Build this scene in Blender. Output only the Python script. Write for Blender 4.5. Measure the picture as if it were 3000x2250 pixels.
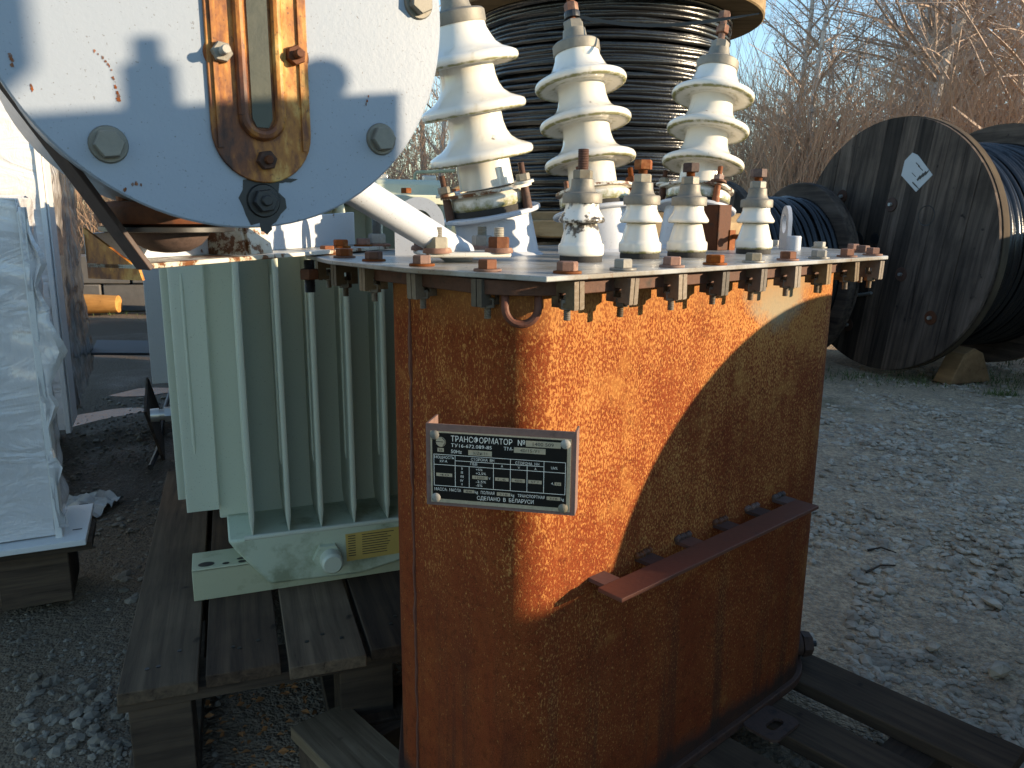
import bpy, math, random
from mathutils import Matrix, Vector
from mathutils import noise as mnoise
random.seed(7)
S = bpy.context.scene
for o in list(bpy.data.objects): bpy.data.objects.remove(o)
rad = math.radians

# ------------------------------------------------------------------ camera, sky, sun, exposure
PITCH, ROLL = rad(12.1), rad(0.5)
fw = Vector((0, math.cos(PITCH), -math.sin(PITCH)))
r0 = Vector((1, 0, 0)); u0 = r0.cross(fw)
rt = r0*math.cos(ROLL) + u0*math.sin(ROLL); up = rt.cross(fw)
cd = bpy.data.cameras.new('camera'); cam = bpy.data.objects.new('camera', cd)
S.collection.objects.link(cam); S.camera = cam
M = Matrix((rt, up, -fw)).transposed().to_4x4(); M.translation = Vector((0, 0, 1.0))
cam.matrix_world = M
cd.sensor_width = 36.0; cd.lens = 36.0*1696/2212; cd.clip_start = 0.02; cd.clip_end = 3000
cd.dof.use_dof = True; cd.dof.focus_distance = 1.25; cd.dof.aperture_fstop = 24.0

SUN_AZ = Vector((0.98, -0.20, 0)); SUN_EL = rad(10.8)
SUN = Vector((SUN_AZ.x*math.cos(SUN_EL), SUN_AZ.y*math.cos(SUN_EL), math.sin(SUN_EL))).normalized()
W = bpy.data.worlds.new('World'); S.world = W; W.use_nodes = True
wn = W.node_tree.nodes; wn.clear()
sky = wn.new('ShaderNodeTexSky'); sky.sky_type = 'NISHITA'; sky.sun_disc = False
sky.sun_elevation = SUN_EL; sky.sun_rotation = math.atan2(SUN.x, SUN.y)
sky.air_density = 1.0; sky.dust_density = 0.05; sky.ozone_density = 3.0
bg = wn.new('ShaderNodeBackground'); bg.inputs[1].default_value = 0.145
wo = wn.new('ShaderNodeOutputWorld')
W.node_tree.links.new(sky.outputs[0], bg.inputs[0]); W.node_tree.links.new(bg.outputs[0], wo.inputs[0])
sd = bpy.data.lights.new('sun', 'SUN'); sd.energy = 3.5; sd.angle = rad(0.53); sd.color = (1.0, 0.85, 0.66)
so = bpy.data.objects.new('sun', sd); S.collection.objects.link(so)
so.rotation_euler = SUN.to_track_quat('Z', 'Y').to_euler(); so.location = (6, -4, 6)
S.view_settings.view_transform = 'Standard'; S.view_settings.look = 'None'
S.view_settings.gamma = 1.0; S.view_settings.use_curve_mapping = False
S.view_settings.exposure = 1.5
S.view_settings.use_white_balance = True; S.view_settings.white_balance_temperature = 7500; S.view_settings.white_balance_tint = 10
S.render.resolution_x, S.render.resolution_y = 1024, 768

# ------------------------------------------------------------------ mesh builder
class MB:
    def __init__(s): s.v = []; s.f = []; s.a = []
    def add(s, vs, fs, att=None):
        o = len(s.v); s.v += [tuple(p) for p in vs]; s.f += [tuple(i+o for i in f) for f in fs]
        s.a += att if att else [0.0]*len(vs); return s
    def box(s, c, d, rz=0, mat=None):
        x, y, z = d[0]/2, d[1]/2, d[2]/2
        vs = [Vector((i*x, j*y, k*z)) for k in (-1, 1) for i, j in ((-1, -1), (1, -1), (1, 1), (-1, 1))]
        if mat is not None: vs = [mat @ p for p in vs]
        elif rz:
            R = Matrix.Rotation(rz, 3, 'Z'); vs = [R @ p for p in vs]
        c = Vector(c); vs = [p + c for p in vs]
        return s.add(vs, [(3, 2, 1, 0), (4, 5, 6, 7), (0, 1, 5, 4), (1, 2, 6, 5), (2, 3, 7, 6), (3, 0, 4, 7)])
    def prism(s, pts, z0, z1, mat=None):
        n = len(pts); vs = [Vector((p[0], p[1], z0)) for p in pts] + [Vector((p[0], p[1], z1)) for p in pts]
        if mat is not None: vs = [mat @ p for p in vs]
        fs = [tuple(range(n-1, -1, -1)), tuple(range(n, 2*n))] + [(i, (i+1) % n, (i+1) % n+n, i+n) for i in range(n)]
        return s.add(vs, fs)
    def lathe(s, prof, seg=32, mat=None, cap=True, ph=0.0):
        vs, at, fs = [], [], []
        for p in prof:
            r, z = p[0], p[1]; m = p[2] if len(p) > 2 else 0.0
            for i in range(seg):
                a = 2*math.pi*i/seg+ph; vs.append(Vector((r*math.cos(a), r*math.sin(a), z))); at.append(m)
        for k in range(len(prof)-1):
            for i in range(seg):
                j = (i+1) % seg; fs.append((k*seg+i, k*seg+j, (k+1)*seg+j, (k+1)*seg+i))
        if cap:
            fs.append(tuple(range(seg-1, -1, -1))); q = (len(prof)-1)*seg; fs.append(tuple(range(q, q+seg)))
        if mat is not None: vs = [mat @ p for p in vs]
        return s.add(vs, fs, at)
    def cyl(s, p0, p1, r0, r1=None, seg=16):
        p0, p1 = Vector(p0), Vector(p1); r1 = r0 if r1 is None else r1
        q = (p1-p0).to_track_quat('Z', 'Y').to_matrix().to_4x4(); q.translation = p0
        return s.lathe([(r0, 0), (r1, (p1-p0).length)], seg, q)
    def tube(s, pts, r, seg=8, closed=False):
        pts = [Vector(p) for p in pts]; n = len(pts); vs, fs = [], []
        rr = r if isinstance(r, (list, tuple)) else [r]*n
        px = None
        for i, p in enumerate(pts):
            a = pts[(i-1) % n] if (i > 0 or closed) else p; b = pts[(i+1) % n] if (i < n-1 or closed) else p
            d = (b-a).normalized()
            if px is None: px = d.orthogonal().normalized()
            px = (px - d*px.dot(d)).normalized(); py = d.cross(px)
            for k in range(seg):
                w = 2*math.pi*k/seg; vs.append(p + (px*math.cos(w)+py*math.sin(w))*rr[i])
        for i in range(n if closed else n-1):
            j = (i+1) % n
            for k in range(seg):
                l = (k+1) % seg; fs.append((i*seg+k, i*seg+l, j*seg+l, j*seg+k))
        if not closed: fs += [tuple(range(seg-1, -1, -1)), tuple(range((n-1)*seg, n*seg))]
        return s.add(vs, fs)
    def hexa(s, p, r, h, mat=None, ph=0.0):
        m = Matrix.Translation(Vector(p)); m = (mat @ m) if mat is not None else m
        return s.lathe([(r*.93, 0), (r, h*.06), (r, h*.86), (r*.9, h)], 6, m, ph=ph)
    def thread(s, p, r, h, mat=None, pitch=.0022):
        m = Matrix.Translation(Vector(p)); m = (mat @ m) if mat is not None else m
        n = max(2, int(h/pitch)); pr = []
        for i in range(n):
            z = h*i/n; pr += [(r*.87, z), (r, z+h/n*.5)]
        return s.lathe(pr+[(r*.8, h)], 12, m)
    def xf(s, m): s.v = [tuple(m @ Vector(p)) for p in s.v]; return s

def obj(name, mb, mat, parent=None, smooth=35, bevel=0, loc=None, rot=None):
    me = mb if isinstance(mb, bpy.types.Mesh) else bpy.data.meshes.new(name)
    if me is not mb:
        me.from_pydata(mb.v, [], mb.f); me.update()
        if any(mb.a):
            at = me.attributes.new('moss', 'FLOAT', 'POINT'); at.data.foreach_set('value', mb.a)
        if smooth:
            me.polygons.foreach_set('use_smooth', [True]*len(me.polygons)); me.set_sharp_from_angle(angle=rad(smooth))
        me.materials.append(mat)
    o = bpy.data.objects.new(name, me); S.collection.objects.link(o)
    if parent: o.parent = parent
    if bevel:
        b = o.modifiers.new('edge', 'BEVEL'); b.width = bevel; b.segments = 2; b.limit_method = 'ANGLE'; b.angle_limit = rad(40)
    if loc is not None: o.location = loc
    if rot is not None: o.rotation_euler = rot
    return o
def tag(o, label, cat, group=None):
    o['label'] = label; o['category'] = cat
    if group: o['group'] = group
    return o
def thing(name, label, cat, loc=(0, 0, 0), rz=0, group=None):
    o = bpy.data.objects.new(name, None); S.collection.objects.link(o); o.location = loc; o.rotation_euler = (0, 0, rz)
    o.empty_display_size = .1
    return tag(o, label, cat, group)
def struct(o): o['kind'] = 'structure'; return o
def stuff(o): o['kind'] = 'stuff'; return o
def frame(loc, rz): m = Matrix.Rotation(rz, 4, 'Z'); m.translation = Vector(loc); return m
def copy_tree(o, parent=None):
    c = o.copy(); S.collection.objects.link(c); c.parent = parent
    for ch in o.children: copy_tree(ch, c)
    return c

# ------------------------------------------------------------------ materials
class NT:
    def __init__(s, name):
        s.m = bpy.data.materials.new(name); s.m.use_nodes = True; s.t = s.m.node_tree; s.n = s.t.nodes
        s.b = s.n['Principled BSDF']; s.co = s.n.new('ShaderNodeTexCoord')
    def L(s, a, b): s.t.links.new(a, b)
    def noise(s, scale, detail=5, rough=.6, stretch=None, coord='Object', off=None, dist=0.0):
        n = s.n.new('ShaderNodeTexNoise'); n.inputs['Scale'].default_value = scale
        n.inputs['Detail'].default_value = detail; n.inputs['Roughness'].default_value = rough; n.inputs['Distortion'].default_value = dist
        src = s.co.outputs[coord]
        if stretch or off:
            mp = s.n.new('ShaderNodeMapping'); mp.inputs['Scale'].default_value = stretch or (1, 1, 1)
            if off: mp.inputs['Location'].default_value = off
            s.L(src, mp.inputs[0]); src = mp.outputs[0]
        s.L(src, n.inputs['Vector']); return n.outputs['Fac']
    def ramp(s, src, stops, const=False):
        r = s.n.new('ShaderNodeValToRGB'); e = r.color_ramp.elements
        if const: r.color_ramp.interpolation = 'CONSTANT'
        while len(e) < len(stops): e.new(.5)
        for el, (p, c) in zip(e, stops):
            el.position = p; el.color = (c, c, c, 1) if isinstance(c, (int, float)) else (*c, 1)
        s.L(src, r.inputs[0]); return r.outputs[0]
    def mix(s, f, a, b, mode='MIX'):
        m = s.n.new('ShaderNodeMix'); m.data_type = 'RGBA'; m.blend_type = mode
        for k, x in ((0, f), (6, a), (7, b)):
            if isinstance(x, (int, float)): m.inputs[k].default_value = x if k == 0 else (x, x, x, 1)
            elif isinstance(x, tuple): m.inputs[k].default_value = (*x, 1)
            else: s.L(x, m.inputs[k])
        return m.outputs[2]
    def math(s, op, a, b=None, clamp=False):
        m = s.n.new('ShaderNodeMath'); m.operation = op; m.use_clamp = clamp
        for k, x in ((0, a), (1, b)):
            if x is None: continue
            if isinstance(x, (int, float)): m.inputs[k].default_value = x
            else: s.L(x, m.inputs[k])
        return m.outputs[0]
    def sep(s, coord='Object'):
        x = s.n.new('ShaderNodeSeparateXYZ'); s.L(s.co.outputs[coord], x.inputs[0]); return x.outputs
    def rnd(s):
        o = s.n.new('ShaderNodeObjectInfo'); return o.outputs['Random']
    def attr(s, name):
        a = s.n.new('ShaderNodeAttribute'); a.attribute_name = name; return a.outputs['Fac']
    def out(s, col=None, rough=.6, metal=0, bump=None, bd=.002, bs=.5, spec=None, coat=0):
        if col is not None:
            if isinstance(col, tuple): s.b.inputs['Base Color'].default_value = (*col, 1)
            else: s.L(col, s.b.inputs['Base Color'])
        for k, x in (('Roughness', rough), ('Metallic', metal)):
            if isinstance(x, (int, float)): s.b.inputs[k].default_value = x
            else: s.L(x, s.b.inputs[k])
        if spec is not None: s.b.inputs['Specular IOR Level'].default_value = spec
        if coat: s.b.inputs['Coat Weight'].default_value = coat; s.b.inputs['Coat Roughness'].default_value = .08
        if bump is not None:
            b = s.n.new('ShaderNodeBump'); b.inputs['Distance'].default_value = bd; b.inputs['Strength'].default_value = bs
            s.L(bump, b.inputs['Height']); s.L(b.outputs[0], s.b.inputs['Normal'])
        return s.m

def m_tank():
    t = NT('rusted_tank_steel'); x, y, z = t.sep()
    fl = t.noise(360, 4, .62, (1, 1, .55), dist=.4); big = t.noise(4.5, 5, .62); mid = t.noise(22, 5, .65)
    streak = t.noise(30, 5, .62, (1, 1, .045)); fine = t.noise(650, 3, .6); scale_ = t.noise(90, 5, .7, (1, 1, .8))
    base = t.mix(t.ramp(big, [(.3, 0), (.7, 1)]), (.165, .030, .010), (.22, .046, .014))
    base = t.mix(t.ramp(mid, [(.36, 0), (.70, .5)]), base, (.28, .076, .020))
    base = t.mix(t.ramp(scale_, [(.34, .45), (.48, 0)]), base, (.06, .014, .005))
    base = t.mix(t.ramp(fine, [(.36, .55), (.55, 0)]), base, (.055, .012, .004))
    # pale flecks, denser in the upper half of the broad side, following the runs
    hi = t.math('ADD', fl, t.math('MULTIPLY', t.math('SUBTRACT', big, .5), .28))
    hi = t.math('ADD', hi, t.math('MULTIPLY', t.math('SUBTRACT', streak, .5), .22))
    hz = t.math('ADD', t.math('MULTIPLY', t.math('SUBTRACT', z, .50), .17), t.math('MULTIPLY', t.math('MINIMUM', t.math('ADD', x, .385), 0), 1.6))
    hi = t.math('ADD', hi, hz)
    fleck = t.ramp(hi, [(.51, 0), (.62, .72)])
    base = t.mix(fleck, base, t.mix(mid, (.44, .155, .035), (.62, .33, .11)))
    rubbed = t.ramp(t.math('ADD', t.noise(11, 5, .7), hz), [(.56, 0), (.70, .5)])
    base = t.mix(rubbed, base, (.38, .165, .045))
    # run-off streaks low down
    low = t.ramp(z, [(.05, .8), (.46, 0)])
    base = t.mix(t.math('MULTIPLY', t.ramp(streak, [(.46, 0), (.64, .95)]), low), base, (.045, .018, .012))
    # dark crust along the bottom lip
    base = t.mix(t.ramp(t.math('ADD', z, t.math('MULTIPLY', mid, -.06)), [(.0, .85), (.03, 0)]), base, (.03, .022, .018))
    # bare grey patch under the cover
    v = t.n.new('ShaderNodeVectorMath'); v.operation = 'SUBTRACT'; v.inputs[1].default_value = (.14, -.25, .83)
    t.L(t.co.outputs['Object'], v.inputs[0])
    v2 = t.n.new('ShaderNodeVectorMath'); v2.operation = 'MULTIPLY'; v2.inputs[1].default_value = (8.5, 5, 8.0); t.L(v.outputs[0], v2.inputs[0])
    ln = t.n.new('ShaderNodeVectorMath'); ln.operation = 'LENGTH'; t.L(v2.outputs[0], ln.inputs[0])
    d = t.math('ADD', ln.outputs['Value'], t.math('MULTIPLY', t.math('SUBTRACT', mid, .5), .9))
    base = t.mix(t.ramp(d, [(.62, .9), (.98, 0)]), base, t.mix(mid, (.24, .20, .13), (.30, .255, .17)))
    # tan scale band under the cover
    band = t.ramp(t.math('ADD', z, t.math('MULTIPLY', mid, .08)), [(.80, 0), (.86, .65)])
    base = t.mix(band, base, (.32, .15, .055))
    h = t.math('ADD', t.math('MULTIPLY', scale_, .6), t.math('MULTIPLY', fine, .5))
    return t.out(base, .88, 0, h, .0012, .7, spec=.10)
def m_rust(name, a, b, c, rough=.8, sc=180, amt=.55):
    t = NT(name); n = t.noise(sc, 4, .65); k = t.noise(sc*.22, 3, .6); r = t.rnd()
    col = t.mix(n, a, b); col = t.mix(t.ramp(k, [(amt, 0), (amt+.2, 1)]), col, c)
    hs = t.n.new('ShaderNodeHueSaturation'); t.L(col, hs.inputs['Color']); t.L(t.math('ADD', t.math('MULTIPLY', r, .8), .55), hs.inputs['Value'])
    t.L(t.math('ADD', t.math('MULTIPLY', t.math('FRACT', t.math('MULTIPLY', r, 7.3)), .7), .5), hs.inputs['Saturation'])
    return t.out(hs.outputs[0], rough, 0, n, .001, .5, spec=.3)
def m_paint(name, col, col2, rust=(.20, .07, .02), thr=.66, rough=.42, dirt=(.20, .17, .09), dthr=.6):
    t = NT(name); n = t.noise(9, 6, .65); k = t.noise(60, 5, .7); f = t.noise(260, 3, .6)
    c = t.mix(t.noise(3.5, 4, .6), col, col2)
    c = t.mix(t.ramp(n, [(dthr, 0), (dthr+.16, .6)]), c, dirt)
    sp = t.ramp(t.math('ADD', t.math('MULTIPLY', n, .5), t.math('MULTIPLY', k, .5)), [(thr-.06, 0), (thr-.02, 1)])
    c = t.mix(sp, c, t.mix(f, rust, (.05, .02, .01)))
    c = t.mix(t.ramp(t.noise(420, 2, .5), [(.68, 0), (.72, .55)]), c, (.10, .08, .06))
    return t.out(c, t.math('ADD', t.math('MULTIPLY', k, .2), rough-.1), 0, t.math('ADD', k, f), .0006, .25, spec=.35)
def m_porc():
    t = NT('white_glazed_porcelain'); n = t.noise(70, 5, .65); g = t.noise(14, 4, .6); a = t.attr('moss')
    c = t.mix(t.noise(6, 3, .5), (.66, .63, .56), (.72, .695, .63))
    st = t.noise(60, 4, .6, (1, 1, .08))
    c = t.mix(t.ramp(st, [(.60, 0), (.75, .35)]), c, (.42, .36, .22))
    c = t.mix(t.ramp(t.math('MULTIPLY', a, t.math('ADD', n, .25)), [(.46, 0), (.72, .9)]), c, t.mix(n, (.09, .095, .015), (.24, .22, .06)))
    c = t.mix(t.ramp(t.math('MULTIPLY', g, n), [(.40, 0), (.46, .8)]), c, (.12, .10, .07))
    return t.out(c, .12, 0, t.noise(30, 2, .5), .0006, .15, spec=.5)
def m_porc_dirty():
    t = NT('sooty_porcelain'); n = t.noise(60, 5, .65); z = t.sep()[2]
    c = t.mix(t.noise(6, 3, .5), (.74, .71, .64), (.80, .77, .70))
    b1 = t.ramp(t.math('ADD', z, t.math('MULTIPLY', t.math('SUBTRACT', n, .5), .05)), [(.078, 0), (.084, 1)])
    b2 = t.ramp(t.math('ADD', z, t.math('MULTIPLY', t.math('SUBTRACT', n, .5), .07)), [(.042, 0), (.048, 1), (.058, 1), (.062, 0)])
    c = t.mix(t.math('MAXIMUM', b1, b2), c, t.mix(n, (.03, .025, .02), (.10, .08, .06)))
    return t.out(c, .22, 0, n, .0008, .3)
def m_wood(name, a, b, stretch=(40, 3, 40), rough=.85, knots=True, vr=.6, axis_coord='Object'):
    t = NT(name); g = t.noise(1, 6, .65, stretch, axis_coord, dist=.4); n = t.noise(4, 4, .6); r = t.rnd()
    c = t.mix(t.ramp(g, [(.36, 0), (.64, 1)]), a, b); c = t.mix(t.ramp(g, [(.30, .8), (.36, 0)]), c, tuple(x*.3 for x in a))
    c = t.mix(t.ramp(n, [(.45, 0), (.75, .6)]), c, tuple(x*.45 for x in a))
    if knots:
        k = t.noise(16, 2, .5); c = t.mix(t.ramp(k, [(.70, 0), (.76, .85)]), c, tuple(x*.25 for x in a))
    hs = t.n.new('ShaderNodeHueSaturation'); t.L(c, hs.inputs['Color']); t.L(t.math('ADD', t.math('MULTIPLY', r, vr), 1-vr/2), hs.inputs['Value'])
    return t.out(hs.outputs[0], rough, 0, g, .0025, .55, spec=.25)
def m_plain(name, col, rough=.5, metal=0, var=.25, sc=40, bump=.0008, spec=None):
    t = NT(name); n = t.noise(sc, 5, .65)
    c = t.mix(n, tuple(x*(1-var) for x in col), tuple(min(1, x*(1+var)) for x in col))
    return t.out(c, t.math('ADD', t.math('MULTIPLY', n, .2), max(0, rough-.1)), metal, n, bump, .4, spec=spec)
def m_film():
    t = NT('stretch_film_over_white_panel'); w = t.noise(5, 3, .5, (.8, .8, 2.2), dist=2.2); f = t.noise(60, 3, .6, (1, 1, .35), dist=2.5); z = t.noise(2.5, 4, .6)
    c = t.mix(z, (.55, .54, .55), (.64, .62, .61)); c = t.mix(t.ramp(f, [(.60, 0), (.74, .35)]), c, (.80, .82, .86))
    c = t.mix(t.ramp(t.noise(5, 5, .7), [(.6, 0), (.75, .5)]), c, (.42, .40, .38))
    return t.out(c, .22, 0, t.math('ADD', w, t.math('MULTIPLY', f, .15)), .016, .6, coat=.6)
def m_film_clear():
    t = NT('wrinkled_stretch_film_side'); f = t.noise(34, 4, .65, (1, 1, .16), dist=1.6); z = t.noise(7, 4, .6)
    c = t.mix(t.ramp(f, [(.42, 0), (.62, 1)]), (.14, .12, .11), (.55, .53, .52)); c = t.mix(t.ramp(z, [(.4, 0), (.7, .6)]), c, (.10, .08, .06))
    return t.out(c, .18, 0, f, .012, .8, coat=.6)
def m_ground():
    t = NT('compacted_gravel_ground'); a = t.noise(1.1, 6, .6); b = t.noise(9, 6, .7); v = t.n.new('ShaderNodeTexVoronoi'); v.inputs['Scale'].default_value = 62; t.L(t.co.outputs['Object'], v.inputs['Vector'])
    v2 = t.n.new('ShaderNodeTexVoronoi'); v2.inputs['Scale'].default_value = 150; t.L(t.co.outputs['Object'], v2.inputs['Vector'])
    c = t.mix(a, (.55, .395, .25), (.68, .50, .33)); c = t.mix(t.ramp(b, [(.4, 0), (.7, .7)]), c, (.33, .235, .155))
    stones = t.ramp(v2.outputs['Distance'], [(.28, .8), (.5, 0)])
    c = t.mix(t.math('MULTIPLY', stones, t.ramp(b, [(.35, 0), (.6, 1)])), c, t.mix(t.noise(120, 2), (.26, .23, .19), (.40, .365, .31)))
    x, y, _ = t.sep()
    # dark wet mud in the alley on the left
    wet = t.math('MULTIPLY', t.ramp(t.math('ADD', x, t.math('MULTIPLY', b, .5)), [(0, 1), (.01, 0)]), 1.0)
    mx = t.math('MULTIPLY', t.math('LESS_THAN', t.math('ADD', t.math('ADD', x, t.math('MULTIPLY', y, .45)), t.math('MULTIPLY', b, .5)), .42), t.math('GREATER_THAN', t.math('ADD', y, t.math('MULTIPLY', b, .6)), 2.95))
    mx = t.math('MULTIPLY', mx, t.math('LESS_THAN', y, 7.4))
    c = t.mix(t.math('MULTIPLY', mx, .85), c, t.mix(b, (.012, .011, .012), (.03, .026, .024)))
    gr = t.ramp(t.noise(.55, 5, .65, off=(3, 7, 0)), [(.58, 0), (.68, .55)])
    c = t.mix(t.math('MULTIPLY', gr, t.math('GREATER_THAN', y, 4.0)), c, (.055, .075, .02))
    lm = t.ramp(t.math('ADD', t.math('ADD', x, t.math('MULTIPLY', b, .35)), 1.0), [(.55, .8), (.95, 0)])  # left ground: mud tone darkened further to carry its deep shade
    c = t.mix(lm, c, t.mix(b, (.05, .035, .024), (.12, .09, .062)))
    ro = t.math('SUBTRACT', .92, t.math('MULTIPLY', mx, t.math('MULTIPLY', t.ramp(a, [(.48, 0), (.62, 1)]), .45)))
    c = t.mix(t.ramp(t.noise(55, 5, .75), [(.40, .55), (.58, 0)]), c, (.10, .075, .055))
    h = t.math('ADD', t.math('MULTIPLY', b, .9), t.math('ADD', t.math('MULTIPLY', v.outputs['Distance'], -.5), t.math('MULTIPLY', v2.outputs['Distance'], -.3)))
    return t.out(c, ro, 0, h, .02, .8, spec=.2)
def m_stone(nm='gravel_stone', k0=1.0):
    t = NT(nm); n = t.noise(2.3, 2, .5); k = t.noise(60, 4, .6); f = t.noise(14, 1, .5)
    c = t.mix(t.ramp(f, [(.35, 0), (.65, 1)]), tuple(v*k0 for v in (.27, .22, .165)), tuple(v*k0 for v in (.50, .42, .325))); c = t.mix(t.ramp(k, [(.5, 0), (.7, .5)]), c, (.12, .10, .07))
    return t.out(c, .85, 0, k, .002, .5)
def m_cable():
    t = NT('black_cable_sheath'); n = t.noise(30, 3, .6)
    return t.out(t.mix(n, (.006, .006, .007), (.014, .0138, .014)), .24, 0, t.noise(150, 2, .5), .0016, .6, spec=.5)
def m_birch():
    t = NT('birch_bark'); n = t.noise(8, 4, .6, (1, 1, 3)); z = t.noise(2, 3)
    c = t.mix(z, (.34, .30, .27), (.58, .54, .50)); c = t.mix(t.ramp(n, [(.56, 0), (.64, .9)]), c, (.06, .045, .04))
    return t.out(c, .85)
MT = dict(
    tank=m_tank(),
    rust=m_rust('orange_bolt_rust', (.13, .035, .012), (.24, .075, .02), (.36, .17, .07), .75),
    darkrust=m_rust('dark_iron_rust', (.06, .022, .013), (.13, .05, .025), (.03, .02, .016), .7),
    brownsteel=m_rust('brown_rusted_bar', (.085, .032, .022), (.13, .05, .032), (.055, .03, .024), .6, 120, .6),
    pocket=m_rust('red_brown_pocket_rust', (.13, .034, .014), (.22, .062, .022), (.08, .026, .012), .85, 160, .6),
    clamp=m_rust('grey_brown_clamp_steel', (.085, .058, .034), (.17, .125, .078), (.07, .032, .018), .45, 140, .55),
    zinc=m_rust('dull_zinc_nut', (.20, .18, .14), (.33, .30, .24), (.20, .10, .04), .45, 130, .6),
    cap=m_plain('grey_cast_cap', (.20, .185, .155), .6, .35, .35, 90, .001),
    white=m_paint('weathered_white_enamel', (.41, .44, .49), (.48, .51, .55), thr=.675, dthr=.64),
    disc=m_paint('pale_grey_conservator_enamel', (.25, .29, .345), (.27, .31, .365), thr=.71, rough=.38, dthr=.74),
    lid=m_paint('dirty_white_cover_enamel', (.29, .30, .30), (.37, .38, .38), thr=.66, rough=.30, dirt=(.13, .095, .045), dthr=.43),
    rustwhite=m_paint('white_enamel_going_rusty', (.50, .48, .42), (.60, .58, .52), thr=.57, dthr=.48, dirt=(.26, .20, .07)),
    gauge=None, porc=m_porc(), sooty=m_porc_dirty(),
    rubber=m_plain('perished_rubber', (.022, .02, .018), .8, 0, .5, 200, .002),
    steel=m_plain('dull_wet_steel', (.05, .05, .052), .7, .0, .3, 12),
    black=m_plain('black_grease', (.012, .012, .013), .45, 0, .3),
    void=m_plain('dark_oil_glass', (.028, .032, .018), .4, 0, .3),
    green=m_paint('sage_green_radiator_paint', (.47, .50, .405), (.51, .54, .44), thr=.80, rough=.36, dthr=.72, dirt=(.12, .15, .10)),
    greenlo=m_paint('mossy_green_paint', (.44, .50, .38), (.48, .53, .40), thr=.78, rough=.45, dirt=(.09, .10, .03), dthr=.50),
    khaki=m_paint('yellowed_green_base', (.38, .385, .25), (.44, .44, .30), thr=.80, rough=.5, dirt=(.13, .13, .06), dthr=.55),
    greygreen=m_paint('grey_transformer_paint', (.36, .39, .40), (.42, .44, .45), thr=.8, rough=.5),
    galv=m_plain('galvanised_fitting', (.46, .46, .44), .35, .7, .15, 60),
    plank=m_wood('wet_dark_plank', (.036, .022, .014), (.085, .053, .032), (60, 3, 60)),
    plank3=m_wood('bleached_plank', (.15, .105, .062), (.27, .195, .12), (60, 3, 60)),
    plank2=m_wood('grey_brown_plank', (.062, .041, .026), (.125, .085, .053), (60, 3, 60)),
    beam=m_wood('dark_wet_bearer', (.04, .027, .019), (.085, .058, .038), (3, 50, 50)),
    drumdark=m_wood('tarred_drum_board', (.032, .022, .017), (.105, .075, .058), (26, 1.6, 26), vr=1.2),
    drumlight=m_wood('fresh_drum_wood', (.22, .15, .08), (.34, .24, .135), (1.5, 26, 26)),
    rim=m_wood('pale_flange_edge', (.055, .037, .023), (.12, .085, .05), (2, 2, 30)),
    cable=m_cable(), film=m_film(), filmside=m_film_clear(),
    cabinet=m_paint('white_cabinet_panel', (.60, .60, .59), (.66, .66, .64), thr=.85, rough=.35, dthr=.8),
    concrete=m_plain('old_concrete', (.11, .10, .09), .9, 0, .35, 14, .006),
    log=m_wood('orange_sunlit_log', (.34, .14, .035), (.50, .24, .07), (2, 20, 20)),
    chock=m_wood('sawn_chock', (.24, .13, .06), (.36, .21, .10), (20, 3, 20)),
    ground=m_ground(), stone=m_stone(), stonedark=m_stone('muddy_shaded_gravel_stone', .45),  # stonedark: muddy stones with the left side's deep shade put into their colour
    birch=m_birch(), twig=m_plain('grey_brown_twig', (.38, .285, .23), .85, 0, .35, 3),
    bush=m_plain('dry_russet_twig', (.36, .23, .15), .9, 0, .4, 1.2), needle=m_plain('pine_needle', (.075, .095, .028), .7, 0, .4, 3),
    leaf=m_plain('fallen_leaf', (.30, .12, .035), .8, 0, .5, 30), grass=m_plain('short_grass', (.07, .10, .025), .8, 0, .4, 6),
    plateblk=m_plain('black_anodised_plate', (.008, .007, .006), .6, 0, .3, 50, spec=.15), alu=m_plain('bare_aluminium_plate', (.50, .43, .32), .38, .55, .25, 300),
    printw=m_plain('white_print', (.74, .70, .62), .45, 0, .08, 200), yellow=m_plain('yellow_sticker', (.52, .36, .10), .5, 0, .1, 20),
    ink=m_plain('black_ink', (.03, .028, .025), .6), paper=m_plain('grey_paper_label', (.42, .43, .44), .7, 0, .1, 14),
    plastic=m_plain('torn_clear_plastic', (.50, .46, .40), .25, 0, .3, 10, .01), water=m_plain('muddy_water', (.012, .012, .013), .2, 0, .2, 30, .006),
    blue=m_plain('blue_plastic_scrap', (.10, .12, .20), .4),
)
def m_gauge():
    t = NT('rust_streaked_yellow_gauge'); n = t.noise(55, 5, .65, (1, 1, .45)); k = t.noise(14, 4, .6, (1, 1, .3)); f = t.noise(220, 3, .6)
    s = t.math('ADD', t.math('MULTIPLY', n, .5), t.math('MULTIPLY', k, .5))
    c = t.ramp(s, [(.38, (.04, .012, .006)), (.46, (.15, .042, .010)), (.53, (.36, .135, .02)), (.61, (.56, .34, .10)), (.72, (.60, .53, .38))])
    c = t.mix(t.ramp(f, [(.6, 0), (.7, .7)]), c, (.06, .02, .01))
    return t.out(c, .6, 0, n, .0015, .5)
MT['gauge'] = m_gauge()

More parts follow.
